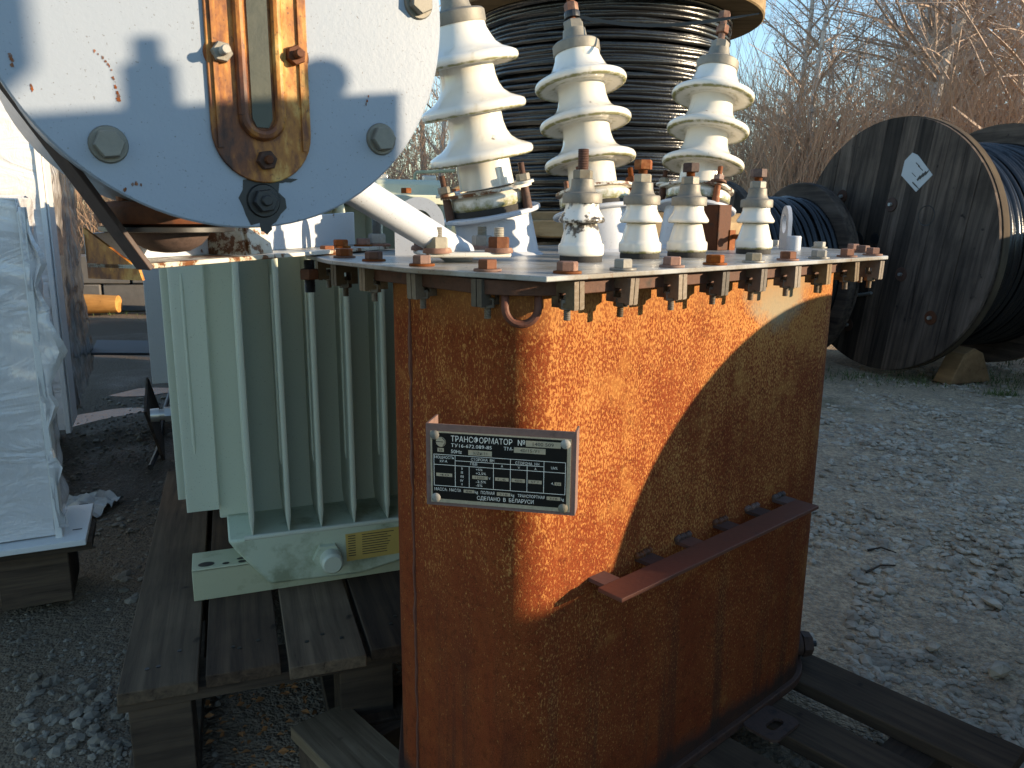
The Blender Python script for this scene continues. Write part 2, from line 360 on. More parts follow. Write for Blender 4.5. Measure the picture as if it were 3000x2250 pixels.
# ================================================================== GROUND
gm = MB(); N = 60
xs = [-400, -120, -40, -14] + [-8+16*i/N for i in range(N+1)] + [14, 40, 120, 400]
ys = [-60, -20, -6] + [-2+14*i/N for i in range(N+1)] + [18, 40, 120, 500]
def gz(x, y):
    z = .022*mnoise.noise((x*.9, y*.9, 0)) + .012*mnoise.noise((x*3.1, y*3.1, 4))
    return z-.02
for y in ys:
    for x in xs: gm.v.append((x, y, gz(x, y) if abs(x) < 10 and -3 < y < 13 else -.02)); gm.a.append(0.)
nx = len(xs)
for j in range(len(ys)-1):
    for i in range(nx-1): gm.f.append((j*nx+i, j*nx+i+1, (j+1)*nx+i+1, (j+1)*nx+i))
struct(obj('ground', gm, MT['ground'], smooth=60))
# bank added out of view, right of the camera, to keep the yard in shade
bk = MB(); a0 = 3.0
prof = [(-.05, 0), (.12, 1.13), (.9, 1.25), (2.6, 1.42), (4.2, 0)]
qs = [-6+.5*i for i in range(26)]
for q in qs:
    for (da, h) in prof:
        a = a0+da; hh = h*(1+.05*mnoise.noise((q*.9, h, 2))) if h else -.06
        bk.v.append((.98*a+.2*q, -.2*a+.98*q, hh)); bk.a.append(0.)
for i in range(len(qs)-1):
    for k in range(len(prof)-1):
        p = i*5+k; bk.f.append((p, p+1, p+6, p+5))
struct(obj('added_shade_bank', bk, MT['ground'], smooth=0))

# ================================================================== RUSTY TRANSFORMER
TRZ = math.atan2(.665, .747); TO = (.169, 1.389, .093)
FT = frame(TO, TRZ); FTI = FT.inverted()
T = thing('rusty_transformer', 'rust-brown oval tank transformer with white porcelain insulators, in front on pallet', 'transformer', TO, TRZ)
# tank outline
def rounded(pts, n=9):
    P = []; m = len(pts)
    for k_ in range(m):
        a, b, c = Vector(pts[k_-1][:2]), Vector(pts[k_][:2]), Vector(pts[(k_+1) % m][:2]); r = pts[k_][2]
        u, v = (a-b).normalized(), (c-b).normalized(); half = math.acos(max(-1, min(1, u.dot(v))))/2; t_ = r/math.tan(half)
        p, q = b+u*t_, b+v*t_; ctr = b+(u+v).normalized()*(r/math.sin(half))
        a0, a1 = math.atan2(*(p-ctr).yx), math.atan2(*(q-ctr).yx); d = (a1-a0+math.pi) % (2*math.pi)-math.pi
        P += [(ctr.x+r*math.cos(a0+d*i/n), ctr.y+r*math.sin(a0+d*i/n)) for i in range(n+1)]
    return P
def oval(off=0.0):
    return rounded([(-.437-off, -.25-off, .058+off), (.36+off*.8, -.25-off, .15+off), (.56+off, .02, .16+off), (.40+off, .26+off, .14+off), (-.26-off, .26+off, .10+off), (-.430-off, .030+off*.5, .06+off)])
out_ = oval(0); tank = MB()
nz = [0, .012, .05, .2, .4, .6, .8, .822]; n_ = len(out_)
for z in nz:
    tank.v += [(x, y, z) for x, y in out_]; tank.a += [0.]*n_
for k in range(len(nz)-1):
    for i in range(n_):
        j = (i+1) % n_; tank.f.append((k*n_+i, k*n_+j, (k+1)*n_+j, (k+1)*n_+i))
tank.f.append(tuple(range(n_-1, -1, -1)))
tk = obj('tank', tank, MT['tank'], T)
obj('bottom_lip', MB().prism(oval(.009), -.004, .013), MT['darkrust'], tk, bevel=.002)
obj('top_flange', MB().prism(oval(.026), .816, .8335), MT['darkrust'], tk, bevel=.001)
# vertical weld seam
sp = Vector((-.431, -.015, 0)); wm = MB(); pts = []
for i in range(60): z = .01+.8*i/59; pts.append((sp.x-.0005+random.uniform(-.001, .001), sp.y+random.uniform(-.0015, .0015), z))
wm.tube(pts, [.0028+random.uniform(-.0008, .0008) for _ in pts], 6); obj('weld_seam', wm, MT['brownsteel'], tk)
# cover plate
LID = [(-.444, -.300), (.411, -.303), (.62, -.15), (.69, .06), (.60, .27), (.43, .385), (-.36, .39), (-.44, .27), (-.482, .12), (-.49, -.097)]
obj('cover_plate', MB().prism(LID, .8355, .842), MT['lid'], T, bevel=.0012)
LZ = .842
# hex bolts and washers around the cover, clamp under each
bolt_me = MB().hexa((0, 0, .003), .0125, .011, ph=.3); tmpb = obj('bolt', bolt_me, MT['rust']); bme = tmpb.data; bpy.data.objects.remove(tmpb)
bmz = bme.copy(); bmz.materials[0] = MT['zinc']
tmpb = obj('washer', MB().lathe([(.0165, 0), (.017, .001), (.0165, .003)], 20), MT['rust']); wme = tmpb.data; bpy.data.objects.remove(tmpb)
wmz = wme.copy(); wmz.materials[0] = MT['zinc']
cl = MB()
for sx in (-1, 1):
    cl.box((sx*.0125, .0, -.008), (.0032, .046, .016))
    cl.box((sx*.0125, -.0155, -.0265), (.0032, .015, .021)); cl.box((sx*.0125, .0155, -.0265), (.0032, .015, .021))
    cl.box((sx*.0125, .0, -.0335), (.0032, .016, .007))
    cl.box((sx*.0075, -.0245, -.019), (.0125, .004, .038)); cl.box((sx*.0075, -.021, -.0375), (.0115, .009, .0035))
cl.box((0, .021, -.018), (.024, .004, .036)); cl.xf(Matrix.Diagonal((.62, .74, .84, 1)))
tmpb = obj('clamp', cl, MT['clamp'], bevel=0); cme = tmpb.data; bpy.data.objects.remove(tmpb)
nu = MB().hexa((0, 0, -.035), .0095, .012).thread((0, 0, -.048), .0045, .03); tmpb = obj('clamp_nut', nu, MT['clamp']); nme = tmpb.data; bpy.data.objects.remove(tmpb)
def lid_bolt(x, y, ang, clamp=True, zinc=False):
    b = obj('bolt', bmz if zinc else bme, None, T, loc=(x, y, LZ), rot=(0, 0, random.uniform(0, 1)))
    obj('washer', wmz if zinc else wme, None, b)
    if clamp:
        c = obj('clamp', cme, None, T, loc=(x, y, .8335), rot=(random.uniform(-.03, .03), random.uniform(-.03, .03), ang+random.uniform(-.06, .06)))
        obj('clamp_nut', nme, None, c, loc=(0, 0, random.uniform(-.004, .002)))
for i in range(9): lid_bolt(-.392+.0985*i, -.281, 0, zinc=i in (1, 4, 6))
for (x, y, ang) in [(-.445, -.20, -1.5), (-.452, -.075, -1.5), (-.447, .05, -1.6), (-.437, .15, -1.65), (-.405, .26, -1.8)]: lid_bolt(x, y, ang)
for (x, y, ang) in [(.50, -.215, .66), (.575, -.16, .66), (.645, -.05, 1.2), (.662, .07, 1.5), (.625, .17, 1.9), (.565, .27, 2.2)]: lid_bolt(x, y, ang, zinc=x > .64)
# small bushings
k = .000183
def lv(x, y, tall, sooty=False):
    m = Matrix.Translation((x, y, LZ)); mat = MT['sooty'] if sooty else MT['porc']
    gas = obj('gasket', MB().lathe([(.031, 0), (.0315, .004), (.031, .0085)], 28), MT['rubber'], T, loc=(x, y, LZ))
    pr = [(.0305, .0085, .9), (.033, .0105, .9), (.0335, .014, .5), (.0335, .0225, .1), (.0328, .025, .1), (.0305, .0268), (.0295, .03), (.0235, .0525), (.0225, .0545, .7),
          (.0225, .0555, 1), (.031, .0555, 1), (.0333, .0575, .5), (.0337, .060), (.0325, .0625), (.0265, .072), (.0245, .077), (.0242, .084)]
    p = obj('porcelain_bushing', MB().lathe(pr, 36), mat, T, loc=(x, y, LZ), smooth=50)
    cp = [(.0285, .0835), (.0288, .085), (.0288, .0955), (.0275, .0975), (.0205, .099), (.0185, .102), (.0168, .108), (.0165, .1165), (.0155, .1175)]
    obj('metal_cap', MB().lathe(cp, 28), MT['cap'], p, smooth=40)
    hd = MB().hexa((0, 0, .1175), .0145, .0125, ph=random.random())
    obj('nut', hd, MT['zinc'], p)
    st = MB().thread((0, 0, .129), .0083 if tall else .0075, .030 if tall else .009); obj('stud', st, MT['darkrust'] if tall else MT['rust'], p)
    if not tall: obj('top_nut', MB().hexa((0, 0, .137), .0145, .0145, ph=random.random()), MT['rust'] if x > .2 or x < 0 else MT['darkrust'], p)
lv(-.20, -.12, True, True); lv(-.056, -.112, False); lv(.05, -.125, False); lv(.262, -.12, False)
# tall bushings
SB = [.049, .123, .197]
def hv_profile():
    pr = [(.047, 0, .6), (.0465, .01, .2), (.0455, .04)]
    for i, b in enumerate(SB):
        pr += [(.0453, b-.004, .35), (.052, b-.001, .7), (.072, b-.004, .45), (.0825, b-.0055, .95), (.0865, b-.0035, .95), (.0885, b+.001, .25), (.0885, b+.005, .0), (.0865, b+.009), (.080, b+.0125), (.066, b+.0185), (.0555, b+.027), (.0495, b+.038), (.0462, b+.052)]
        if i == 2: pr = pr[:-1]+[(.044, b+.05)]
    pr += [(.0425, .258), (.042, .268)]
    return pr
def hv(x, y, tilt_dir, tilt, variant, hgt):
    ax = Vector((math.cos(tilt_dir)*math.sin(tilt), math.sin(tilt_dir)*math.sin(tilt), math.cos(tilt)))
    rot = ax.to_track_quat('Z', 'Y').to_matrix().to_4x4()
    base = Vector((x, y, LZ)); top = base+ax*hgt
    A = rot.copy(); A.translation = top
    tm = MB(); n = 36; vs = []; fs = []
    for i in range(n): w = 2*math.pi*i/n; vs.append(base+Vector((.079*math.cos(w), .079*math.sin(w), 0)))
    for i in range(n): w = 2*math.pi*i/n; vs.append(base+Vector((.070*math.cos(w), .070*math.sin(w), .006)))
    for i in range(n):
        w = 2*math.pi*i/n; d = Vector((math.cos(w), math.sin(w), 0)); dd = d-ax*d.dot(ax); dd = dd.normalized()*.067; vs.append(top+dd)
    for r_ in range(2):
        for i in range(n): j = (i+1) % n; fs.append((r_*n+i, r_*n+j, (r_+1)*n+j, (r_+1)*n+i))
    tm.add(vs, fs); tu = obj('turret', tm, MT['white'], T)
    obj('turret_flange', MB().lathe([(.083, -.002), (.085, 0), (.085, .004), (.083, .006)], 40, A), MT['white'], tu)
    obj('gasket', MB().lathe([(.068, .006), (.0685, .016)], 36, A), MT['rubber'], tu)
    p = obj('tall_porcelain_bushing', MB().lathe([(q[0], q[1]+.048, *(q[2:])) for q in hv_profile()], 56, A), MT['porc'], T, smooth=60)
    obj('porcelain_foot', MB().lathe([(.066, .016, .9), (.069, .02, .9), (.069, .034, .6), (.062, .041, .4)], 40, A), MT['porc'], p)
    rg = []
    ring = MB()
    for s in range(3):   # three-lobed clamp ring
        pass
    rn = []
    for i in range(72):
        w = 2*math.pi*i/72; r_ = .0745+.0115*max(0, math.cos(3*(w-.4)))**2; rn.append((r_*math.cos(w), r_*math.sin(w)))
    ri = [(.049*math.cos(2*math.pi*i/72), .049*math.sin(2*math.pi*i/72)) for i in range(72)]
    vs = [A @ Vector((a[0], a[1], z)) for z, l in ((.041, rn), (.046, rn), (.046, ri), (.041, ri)) for a in l]
    fs = []
    for q in range(4):
        for i in range(72): j = (i+1) % 72; fs.append((q*72+i, q*72+j, ((q+1) % 4)*72+j, ((q+1) % 4)*72+i))
    ring.add(vs, fs); obj('clamp_ring', ring, MT['rustwhite'], p, smooth=40)
    for s in range(3):
        w = .4+s*2*math.pi/3; c = Vector((.077*math.cos(w), .077*math.sin(w), 0))
        b = obj('clamp_stud', MB().thread(c+Vector((0, 0, .046)), .0055, .034, A).cyl(A @ (c+Vector((0, 0, .004))), A @ (c+Vector((0, 0, .045))), .008, .0065, 12), MT['rust'] if s else MT['darkrust'], p)
        obj('nut', MB().hexa(c+Vector((0, 0, .051)), .0115, .011, A, ph=s), MT['zinc'] if s != 1 else MT['rust'], b)
        obj('washer', MB().lathe([(.017, .046), (.0172, .0475), (.016, .0505)], 18, A @ Matrix.Translation(c)), MT['rust'] if s == 1 else MT['rustwhite'], b)
    z0 = .048+.268
    obj('metal_cap', MB().lathe([(.0445, z0-.012), (.0452, z0-.01), (.0452, z0+.006), (.042, z0+.009), (.026, z0+.012), (.0235, z0+.018), (.0215, z0+.034)], 32, A), MT['cap'], p)
    obj('nut', MB().hexa((0, 0, z0+.034), .0195, .017, A, ph=.5), MT['cap'], p)
    st = MB().thread((0, 0, z0+.05), .0075, .062 if variant else .05, A); obj('stud', st, MT['rust'], p)
    obj('lower_nut', MB().hexa((0, 0, z0+.068), .0135, .017, A, ph=.2), MT['rust'], p)
    obj('top_nut', MB().hexa((0, 0, z0+.098), .0135, .016, A, ph=.8), MT['rust'], p)
    return A, z0
hv(-.138, .137, rad(170), rad(12.0), 0, .068)
Amid, zc = hv(.11, .12, rad(92), rad(11.6), 1, .072)
hv(.40, .12, rad(12), rad(12.8), 1, .083)
# cable tie left on the middle terminal
tp = Amid @ Vector((0, 0, zc+.062)); tb = tp + Vector((.006, -.012, 0))
tie = MB(); e1 = FTI @ Vector((.433, 1.50, 1.354)); P_ = []
for i in range(15):
    u = i/14; p = tp.lerp(e1, u); p.z -= .022*math.sin(math.pi*u)*(1-u*.3); P_.append(p)
for i in range(14):
    d = (P_[i+1]-P_[i]).normalized(); s_ = d.cross(Vector((0, 0, 1))).normalized(); 
    w0 = .0032 if i < 11 else .0032-.0006*(i-10); 
    tie.add([P_[i]+Vector((0, 0, w0)), P_[i]-Vector((0, 0, w0)), P_[i+1]-Vector((0, 0, w0*.9)), P_[i+1]+Vector((0, 0, w0*.9)), P_[i]+s_*.0016+Vector((0, 0, w0)), P_[i]+s_*.0016-Vector((0, 0, w0)), P_[i+1]+s_*.0016-Vector((0, 0, w0*.9)), P_[i+1]+s_*.0016+Vector((0, 0, w0*.9))], [(0, 1, 2, 3), (7, 6, 5, 4), (0, 3, 7, 4), (1, 5, 6, 2)])
tie.lathe([(.0150, zc+.056), (.0152, zc+.058), (.0152, zc+.066), (.0145, zc+.068)], 16, Amid)
obj('cable_tie', tie, MT['black'], T, smooth=20)
# rusty angle next to the right turret, stop bolt
ra = MB(); ra.box((.325, .03, LZ+.045), (.004, .06, .09)).box((.345, .002, LZ+.045), (.044, .004, .09)); obj('rusty_angle', ra, MT['darkrust'], T, bevel=.001)
sbm = MB().cyl((.372, -.005, LZ+.027), (.372, -.045, LZ+.027), .005, .005, 10); sbm.cyl((.372, -.045, LZ+.027), (.372, -.052, LZ+.027), .009, .009, 6); sbm.box((.372, 0, LZ+.02), (.02, .006, .04)); obj('stop_bolt', sbm, MT['rust'], T)
# lifting lugs
def lug(x, y, ang, R=.036, ri=.019):
    m = Matrix.Translation((x, y, LZ)) @ Matrix.Rotation(ang, 4, 'Z') @ Matrix.Rotation(rad(90), 4, 'X')
    o_, i_ = [], []; n = 32; hc = .053
    for j in range(n):
        w = -math.pi/2+2*math.pi*j/n; c, s_ = math.cos(w), math.sin(w)
        i_.append((ri*c, hc+ri*s_))
        o_.append((R*c, hc+R*s_) if s_ >= -.05 else (R*max(-1, min(1, c*1.6)), 0.0 if abs(c) < .98 else hc+R*s_))
    vs = [m @ Vector((*a, z)) for z, l in ((-.004, o_), (.004, o_), (.004, i_), (-.004, i_)) for a in l]; fs = []
    for q in range(4):
        for j in range(n): l = (j+1) % n; fs.append((q*n+j, q*n+l, ((q+1) % 4)*n+l, ((q+1) % 4)*n+j))
    obj('lifting_lug', MB().add(vs, fs), MT['white'], T, smooth=30)
lug(-.30, .146, rad(-38), .04, .02); lug(.53, -.03, rad(42), .038, .02)
obj('pipe_stub', MB().lathe([(.0145, 0), (.015, .002), (.015, .027), (.0135, .029)], 20), MT['white'], T, loc=(.486, -.075, LZ))
# oil pipe with its square flange
fl = Matrix.Translation((-.345, -.02, LZ)) @ Matrix.Rotation(rad(-24), 4, 'Z')
pf = obj('pipe_flange', MB().box((0, 0, .0115), (.118, .118, .007), mat=None).xf(fl), MT['rustwhite'], T, bevel=.004)
for (i, j) in ((-1, -1), (1, -1), (1, 1), (-1, 1)):
    c = fl @ Vector((i*.044, j*.044, .015)); b = obj('flange_stud', MB().thread((0, 0, 0), .0075, .034), MT['zinc'], T, loc=c)
    obj('nut', MB().hexa((0, 0, .005), .0155, .016, ph=i+j*.3), MT['zinc'] if i*j > 0 else MT['rust'], b); obj('washer', MB().lathe([(.02, -.001), (.02, .003), (.018, .006)], 18), MT['rust'], b)
p0 = Vector((-.335, -.012, LZ+.008)); p1 = FTI @ Vector((-.30, .845, 1.105))
obj('oil_pipe', MB().cyl(p0, p1, .0205, .0205, 28), MT['white'], T)
# conservator: drum with round end plate facing the camera
CA = rad(33)-TRZ; cc = Vector((-.758, -.248, 1.086))
ua = Vector((math.cos(CA), math.sin(CA), 0)); na = Vector((math.sin(CA), -math.cos(CA), 0))
D = Matrix((ua, Vector((0, 0, 1)), na)).transposed().to_4x4(); D.translation = cc   # u, v, outward
cons = obj('conservator', MB().lathe([(.150, -.40), (.172, -.395), (.175, -.38), (.175, -.004)], 64, D), MT['disc'], T)
obj('end_plate', MB().lathe([(.190, -.006), (.1915, -.0045), (.1915, 0), (.190, .0012)], 96, D), MT['disc'], cons, smooth=30)
def disc_bolt(u, v, r, mat, wr, mat2, stud=0):
    m = D @ Matrix.Translation((u, v, .001))
    b = obj('plate_bolt', MB().hexa((0, 0, .0025), r, .0085, m, ph=u*9), mat, cons)
    obj('washer', MB().lathe([(wr, 0), (wr, .0015), (wr*.93, .003)], 24, m), mat2, b)
    if stud: obj('stud', MB().thread((0, 0, .011), r*.45, stud, m), mat, b)
for (u, v) in ((-.104, -.127), (.127, -.110), (.168, .014), (-.16, .03), (-.09, .14), (.11, .13)): disc_bolt(u, v, .0115, MT['cap'], .0145, MT['cap'])
# oil gauge
uc = .0165
def gauge_out(hw, top, bot, n=18):
    P = [(uc+hw, top), (uc-hw, top)]
    for i in range(n+1): w = math.pi+math.pi*i/n; P.append((uc+hw*math.cos(w), bot+hw+hw*math.sin(w)))
    return P[::-1][::-1]
g = obj('oil_gauge', MB().prism(gauge_out(.0425, .135, -.153), .0015, .0045, D), MT['gauge'], cons, bevel=.001)
inner = MB()
for sx in (-1, 1):
    inner.tube([D @ Vector((uc+sx*.0155, .13, .006)), D @ Vector((uc+sx*.0155, -.098, .006))], .0048, 10)
inner.tube([D @ Vector((uc+.0155*math.cos(w), -.098+.0155*math.sin(w), .006)) for w in [math.pi+math.pi*i/14 for i in range(15)]], .0048, 10)
for sx in (-1, 1): inner.box(D @ Vector((uc+sx*.036, .0, .0055)), (.004, .25, .003), mat=D.to_3x3())
obj('gauge_bead', inner, MT['gauge'], g)
obj('sight_glass', MB().prism([(uc+.0085, .13), (uc-.0085, .13), (uc-.0085, -.1), (uc-.005, -.107), (uc+.005, -.107), (uc+.0085, -.1)], .0045, .006, D), MT['void'], g)
disc_bolt(-.0145, -.050, .0085, MT['zinc'], .0135, MT['rust'], .012); disc_bolt(.047, -.046, .0085, MT['darkrust'], .0135, MT['darkrust'], .01); disc_bolt(.0175, -.134, .0085, MT['darkrust'], .0135, MT['darkrust'], .006)
disc_bolt(.0145, -.168, .0105, MT['black'], .0145, MT['black'], .004)
# paint chips on the end plate
def blob(name, u, v, ru, rv, mat, lift=.0016, n=18):
    P_ = []; sd_ = random.random()*50
    for i in range(n):
        w = 2*math.pi*i/n; r_ = 1+.75*mnoise.noise((math.cos(w)*1.6+sd_, math.sin(w)*1.6, 0)); P_.append(D @ Vector((u+ru*r_*math.cos(w), v+rv*r_*math.sin(w), lift)))
    obj(name, MB().add(P_, [tuple(range(n))]), mat, cons, smooth=0)
def chips(pts, w):
    for i in range(len(pts)-1):
        for q in range(3):
            f = (q+random.random())/3; u, v = pts[i][0]+(pts[i+1][0]-pts[i][0])*f, pts[i][1]+(pts[i+1][1]-pts[i][1])*f
            if random.random() < .75: blob('rust_scar', u, v, w*random.uniform(.4, 1.1), w*random.uniform(.7, 1.8), MT['rust'], .0016+.00008*random.random())
chips([(-.108, -.058), (-.102, -.063), (-.097, -.070), (-.096, -.080), (-.094, -.088)], .0009); chips([(-.0945, -.087), (-.0935, -.090), (-.094, -.093)], .0015)
chips([(-.164, -.066), (-.162, -.071), (-.1625, -.075)], .0013); chips([(-.152, -.087), (-.1515, -.091)], .0011); chips([(.112, -.083), (.116, -.072)], .0008); chips([(-.098, -.163), (-.088, -.156), (-.083, -.157)], .0011)
blob('grease_stain', .0145, -.166, .019, .021, MT['black'], .0014); blob('grease_stain', .0145, -.182, .006, .012, MT['black'], .00142); blob('grease_stain', .030, -.150, .012, .0028, MT['black'], .00144)
# bracket carrying the conservator (built in world axes, brought into the transformer's frame)
F0, F1 = Vector((-.487, .905, .9375)), Vector((-.302, 1.50, .9375)); bd_ = (F1-F0).normalized(); bs_ = Vector((bd_.y, -bd_.x, 0))
br = MB()
def slab(mb, a, b, c, d, th):
    n = (b-a).cross(d-a).normalized()*th; mb.add([a, b, c, d, a+n, b+n, c+n, d+n], [(3, 2, 1, 0), (4, 5, 6, 7), (0, 1, 5, 4), (1, 2, 6, 5), (2, 3, 7, 6), (3, 0, 4, 7)])
slab(br, F0, F0+bs_*.075, F1+bs_*.075, F1, .006); br.xf(FTI)
bk_ = obj('bracket_flange', br, MT['rustwhite'], T, bevel=.001)
wb = MB(); up_ = Vector((0, 0, 1)); w0, w1 = F0+up_*.0065-bs_*.001, F1+up_*.0065-bs_*.001
slab(wb, w0, w1, w1+up_*.060, w0+up_*.032, .006); wb.xf(FTI); obj('bracket_web', wb, MT['white'], bk_, bevel=.001)
gs = MB(); q0 = F0+bd_*.21+up_*.0068
slab(gs, q0+bs_*.002, q0+bs_*.066, q0+bs_*.05+up_*.075, q0+bs_*.002+up_*.075, .005); slab(gs, q0+bs_*.066, q0+bs_*.066+bd_*.05, q0+bs_*.05+bd_*.05+up_*.075, q0+bs_*.05+up_*.075, .005); gs.xf(FTI); obj('bracket_stiffener', gs, MT['rustwhite'], bk_)
eg = MB(); q1 = F0+bd_*.004; slab(eg, q1-up_*.012, q1+bs_*.076-up_*.012, q1+bs_*.072+up_*.0, q1+up_*.045, .004); eg.xf(FTI); obj('bracket_end_plate', eg, MT['gauge'], bk_)
strap = MB(); s0, s1 = Vector((-.395, .862, .938)), Vector((-.565, .66, 1.345)); sd_ = (s1-s0).normalized(); sn = sd_.cross(Vector((.45, -.9, 0))).normalized()
slab(strap, s0, s0+Vector((-.022, .014, 0)), s1+Vector((-.022, .014, 0)), s1, .006); strap.xf(FTI); obj('support_strap', strap, MT['brownsteel'], bk_, bevel=.001)
for (w_, zz) in ((.80, 0), (.93, 0)):
    c = FTI @ (F0+(F1-F0)*w_+bs_*.045+up_*.006); b = obj('bracket_bolt', bme if zz == 0 and w_ < .9 else bme, None, T, loc=c); obj('washer', wme, None, b)
c = FTI @ (F0+(F1-F0)*.985+bs_*.055+up_*.006); b = obj('bracket_stud', MB().thread((0, 0, 0), .0085, .05), MT['zinc'], T, loc=c); obj('nut', MB().hexa((0, 0, .004), .016, .018, ph=.4), MT['zinc'], b); obj('washer', MB().lathe([(.026, -.001), (.026, .002), (.023, .004)], 20), MT['rust'], b)
# long bolt through bracket and cover, hanging below
c = FTI @ Vector((-.318, 1.235, .93)); b = obj('hanging_bolt', MB().thread((0, 0, -.05), .0085, .05), MT['black'], T, loc=c); obj('nut', MB().hexa((0, 0, -.03), .0155, .016), MT['darkrust'], b)
# breather cup under the conservator
cu = FTI @ Vector((-.405, .94, 1.0)); cup = obj('breather_cup', MB().lathe([(.060, -.014), (.074, -.012), (.077, -.006), (.077, .006), (.073, .011), (.03, .014), (.01, .016)], 44), MT['darkrust'], T, loc=cu)
obj('cup_plate', MB().lathe([(.068, -.022), (.074, -.021), (.074, -.016), (.05, -.0145)], 40), MT['black'], cup)
obj('glass_dome', MB().lathe([(.008, -.046), (.022, -.044), (.035, -.037), (.043, -.028), (.046, -.022)], 32), MT['darkrust'], cup)
obj('cup_stem', MB().cyl((-.048, 0, .011), (-.048, 0, .03), .007, .007, 10).lathe([(.018, .028), (.02, .03), (.012, .04)], 16, Matrix.Translation((-.048, 0, 0))), MT['rust'], cup)
# nameplate in its pocket
PY = rad(11); NP = frame((-.0135, .890, 0), -PY)   # x right along the plate, -y outward
pw = .0905; zb, zt = .655, .757
pk = MB()
pk.box((0, 0, (zb+zt)/2), (pw*2, .0025, zt-zb))
pk.box((pw-.0012, .014, (zb+zt)/2), (.0024, .027, zt-zb)); pk.box((-pw+.0012, .022, (zb+zt)/2), (.0024, .042, zt-zb)); pk.box((-.02, .021, zb+.0012), (pw*2-.045, .039, .0024))
pk.xf(FTI @ NP); pocket = obj('nameplate_pocket', pk, MT['pocket'], T)
PWH, PZ0, PZ1 = .0845, .6595, .7485
al = MB().box((0, -.0022, (PZ0+PZ1)/2), (PWH*2, .0012, PZ1-PZ0)).xf(FTI @ NP); plate = obj('nameplate', al, MT['alu'], pocket)
bx0, bx1, bz0, bz1 = -.0822, .0801, .6643, .7468
bl = MB().box(((bx0+bx1)/2, -.0031, (bz0+bz1)/2), (bx1-bx0, .0006, bz1-bz0)).xf(FTI @ NP); obj('black_field', bl, MT['plateblk'], plate)
# print: plate pixel frame (crop 282..1953 x, 315..1225 y) -> metres
def PX(x, y, lift=0): return Vector((-PWH+(x-282)/1671*PWH*2, -.0036-lift, PZ1-(y-315)/910*(PZ1-PZ0)))
pm = MB()
def line(x0, y0, x1, y1, w=6):
    a, b = PX(x0, y0), PX(x1, y1); h = w/1671*PWH
    pm.add([(a.x-h, a.y, a.z+h), (a.x-h, a.y, b.z-h), (b.x+h, a.y, b.z-h), (b.x+h, a.y, a.z+h)], [(0, 1, 2, 3)])
for r_ in [(325, 605, 1895, 605), (325, 735, 1895, 735), (325, 1005, 1895, 1005), (325, 605, 325, 1005), (585, 605, 585, 1005), (1250, 605, 1250, 1005), (1645, 605, 1645, 1005), (1895, 605, 1895, 1005), (585, 672, 1645, 672), (1048, 672, 1048, 1005), (1448, 672, 1448, 1005), (755, 735, 755, 1005)]: line(*r_)
dg = None
def text_into(mb, s_, x, y, size, sx=1.0, align='LEFT', lift=0.0, conv=None):
    cu_ = bpy.data.curves.new('t', 'FONT'); cu_.body = s_; cu_.size = size; cu_.align_x = align; cu_.resolution_u = 2
    to = bpy.data.objects.new('t', cu_); S.collection.objects.link(to); bpy.context.view_layer.update()
    me = to.evaluated_get(bpy.context.evaluated_depsgraph_get()).to_mesh()
    vs = [conv(v.co.x*sx, v.co.y) for v in me.vertices]; mb.add(vs, [tuple(p.vertices) for p in me.polygons])
    to.evaluated_get(bpy.context.evaluated_depsgraph_get()).to_mesh_clear(); bpy.data.objects.remove(to); bpy.data.curves.remove(cu_)
def ptxt(s_, x, y, cap, width=None, mb=None, lift=0.0):
    mb = pm if mb is None else mb
    t0 = MB(); text_into(t0, s_, 0, 0, 100, conv=lambda a, b: (a, 0, b))
    w = max(v[0] for v in t0.v)-min(v[0] for v in t0.v); h = max(v[2] for v in t0.v) or 1; x_0 = min(v[0] for v in t0.v)
    kx = (width/w) if width else cap/72; kz = cap/72
    mb.add([PX(x+(v[0]-x_0)*kx, y-v[2]*kz, lift) for v in t0.v], t0.f)
for a in [('ТРАНСФОРМАТОР', 535, 430, 72, 735), ('№', 1335, 430, 70, 85), ('ТУ16-672.089-85', 535, 500, 44, 492), ('ТМ-', 1168, 500, 44, 115), ('50Hz', 535, 578, 46, 132),
          ('МОЩНОСТЬ', 332, 656, 34, 240), ('kV·A', 400, 704, 34, 90), ('СТОРОНА  ВН', 778, 656, 34, 278), ('СТОРОНА  НН', 1308, 664, 34, 280), ('ПБВ', 770, 716, 34, 82), ('A', 1138, 716, 32, 24), ('V', 1338, 720, 32, 24), ('A', 1534, 722, 32, 24), ('Uk%', 1728, 696, 34, 74),
          ('I', 664, 782, 32, 8), ('II', 656, 832, 32, 22), ('III', 652, 884, 32, 34), ('IV', 648, 936, 32, 36), ('V', 656, 984, 32, 22), ('+5%', 836, 782, 32, 80), ('+2,5%', 836, 830, 32, 122), ('V', 990, 884, 32, 22), ('-2,5%', 836, 936, 32, 122), ('-5%', 836, 984, 32, 80), ('4,', 1730, 890, 32, 34),
          ('МАССА:', 328, 1070, 38, 158), ('МАСЛА', 512, 1070, 38, 142), ('kg', 822, 1072, 38, 40), ('ПОЛНАЯ', 896, 1074, 38, 164), ('kg', 1260, 1076, 38, 40), ('ТРАНСПОРТНАЯ', 1340, 1078, 38, 318), ('kg', 1850, 1082, 38, 36), ('СДЕЛАНО  В  БЕЛАРУСИ', 850, 1152, 48, 680)]: ptxt(*a)
obj('lettering', pm.xf(FTI @ NP), MT['printw'], plate, smooth=0)
ik = MB()
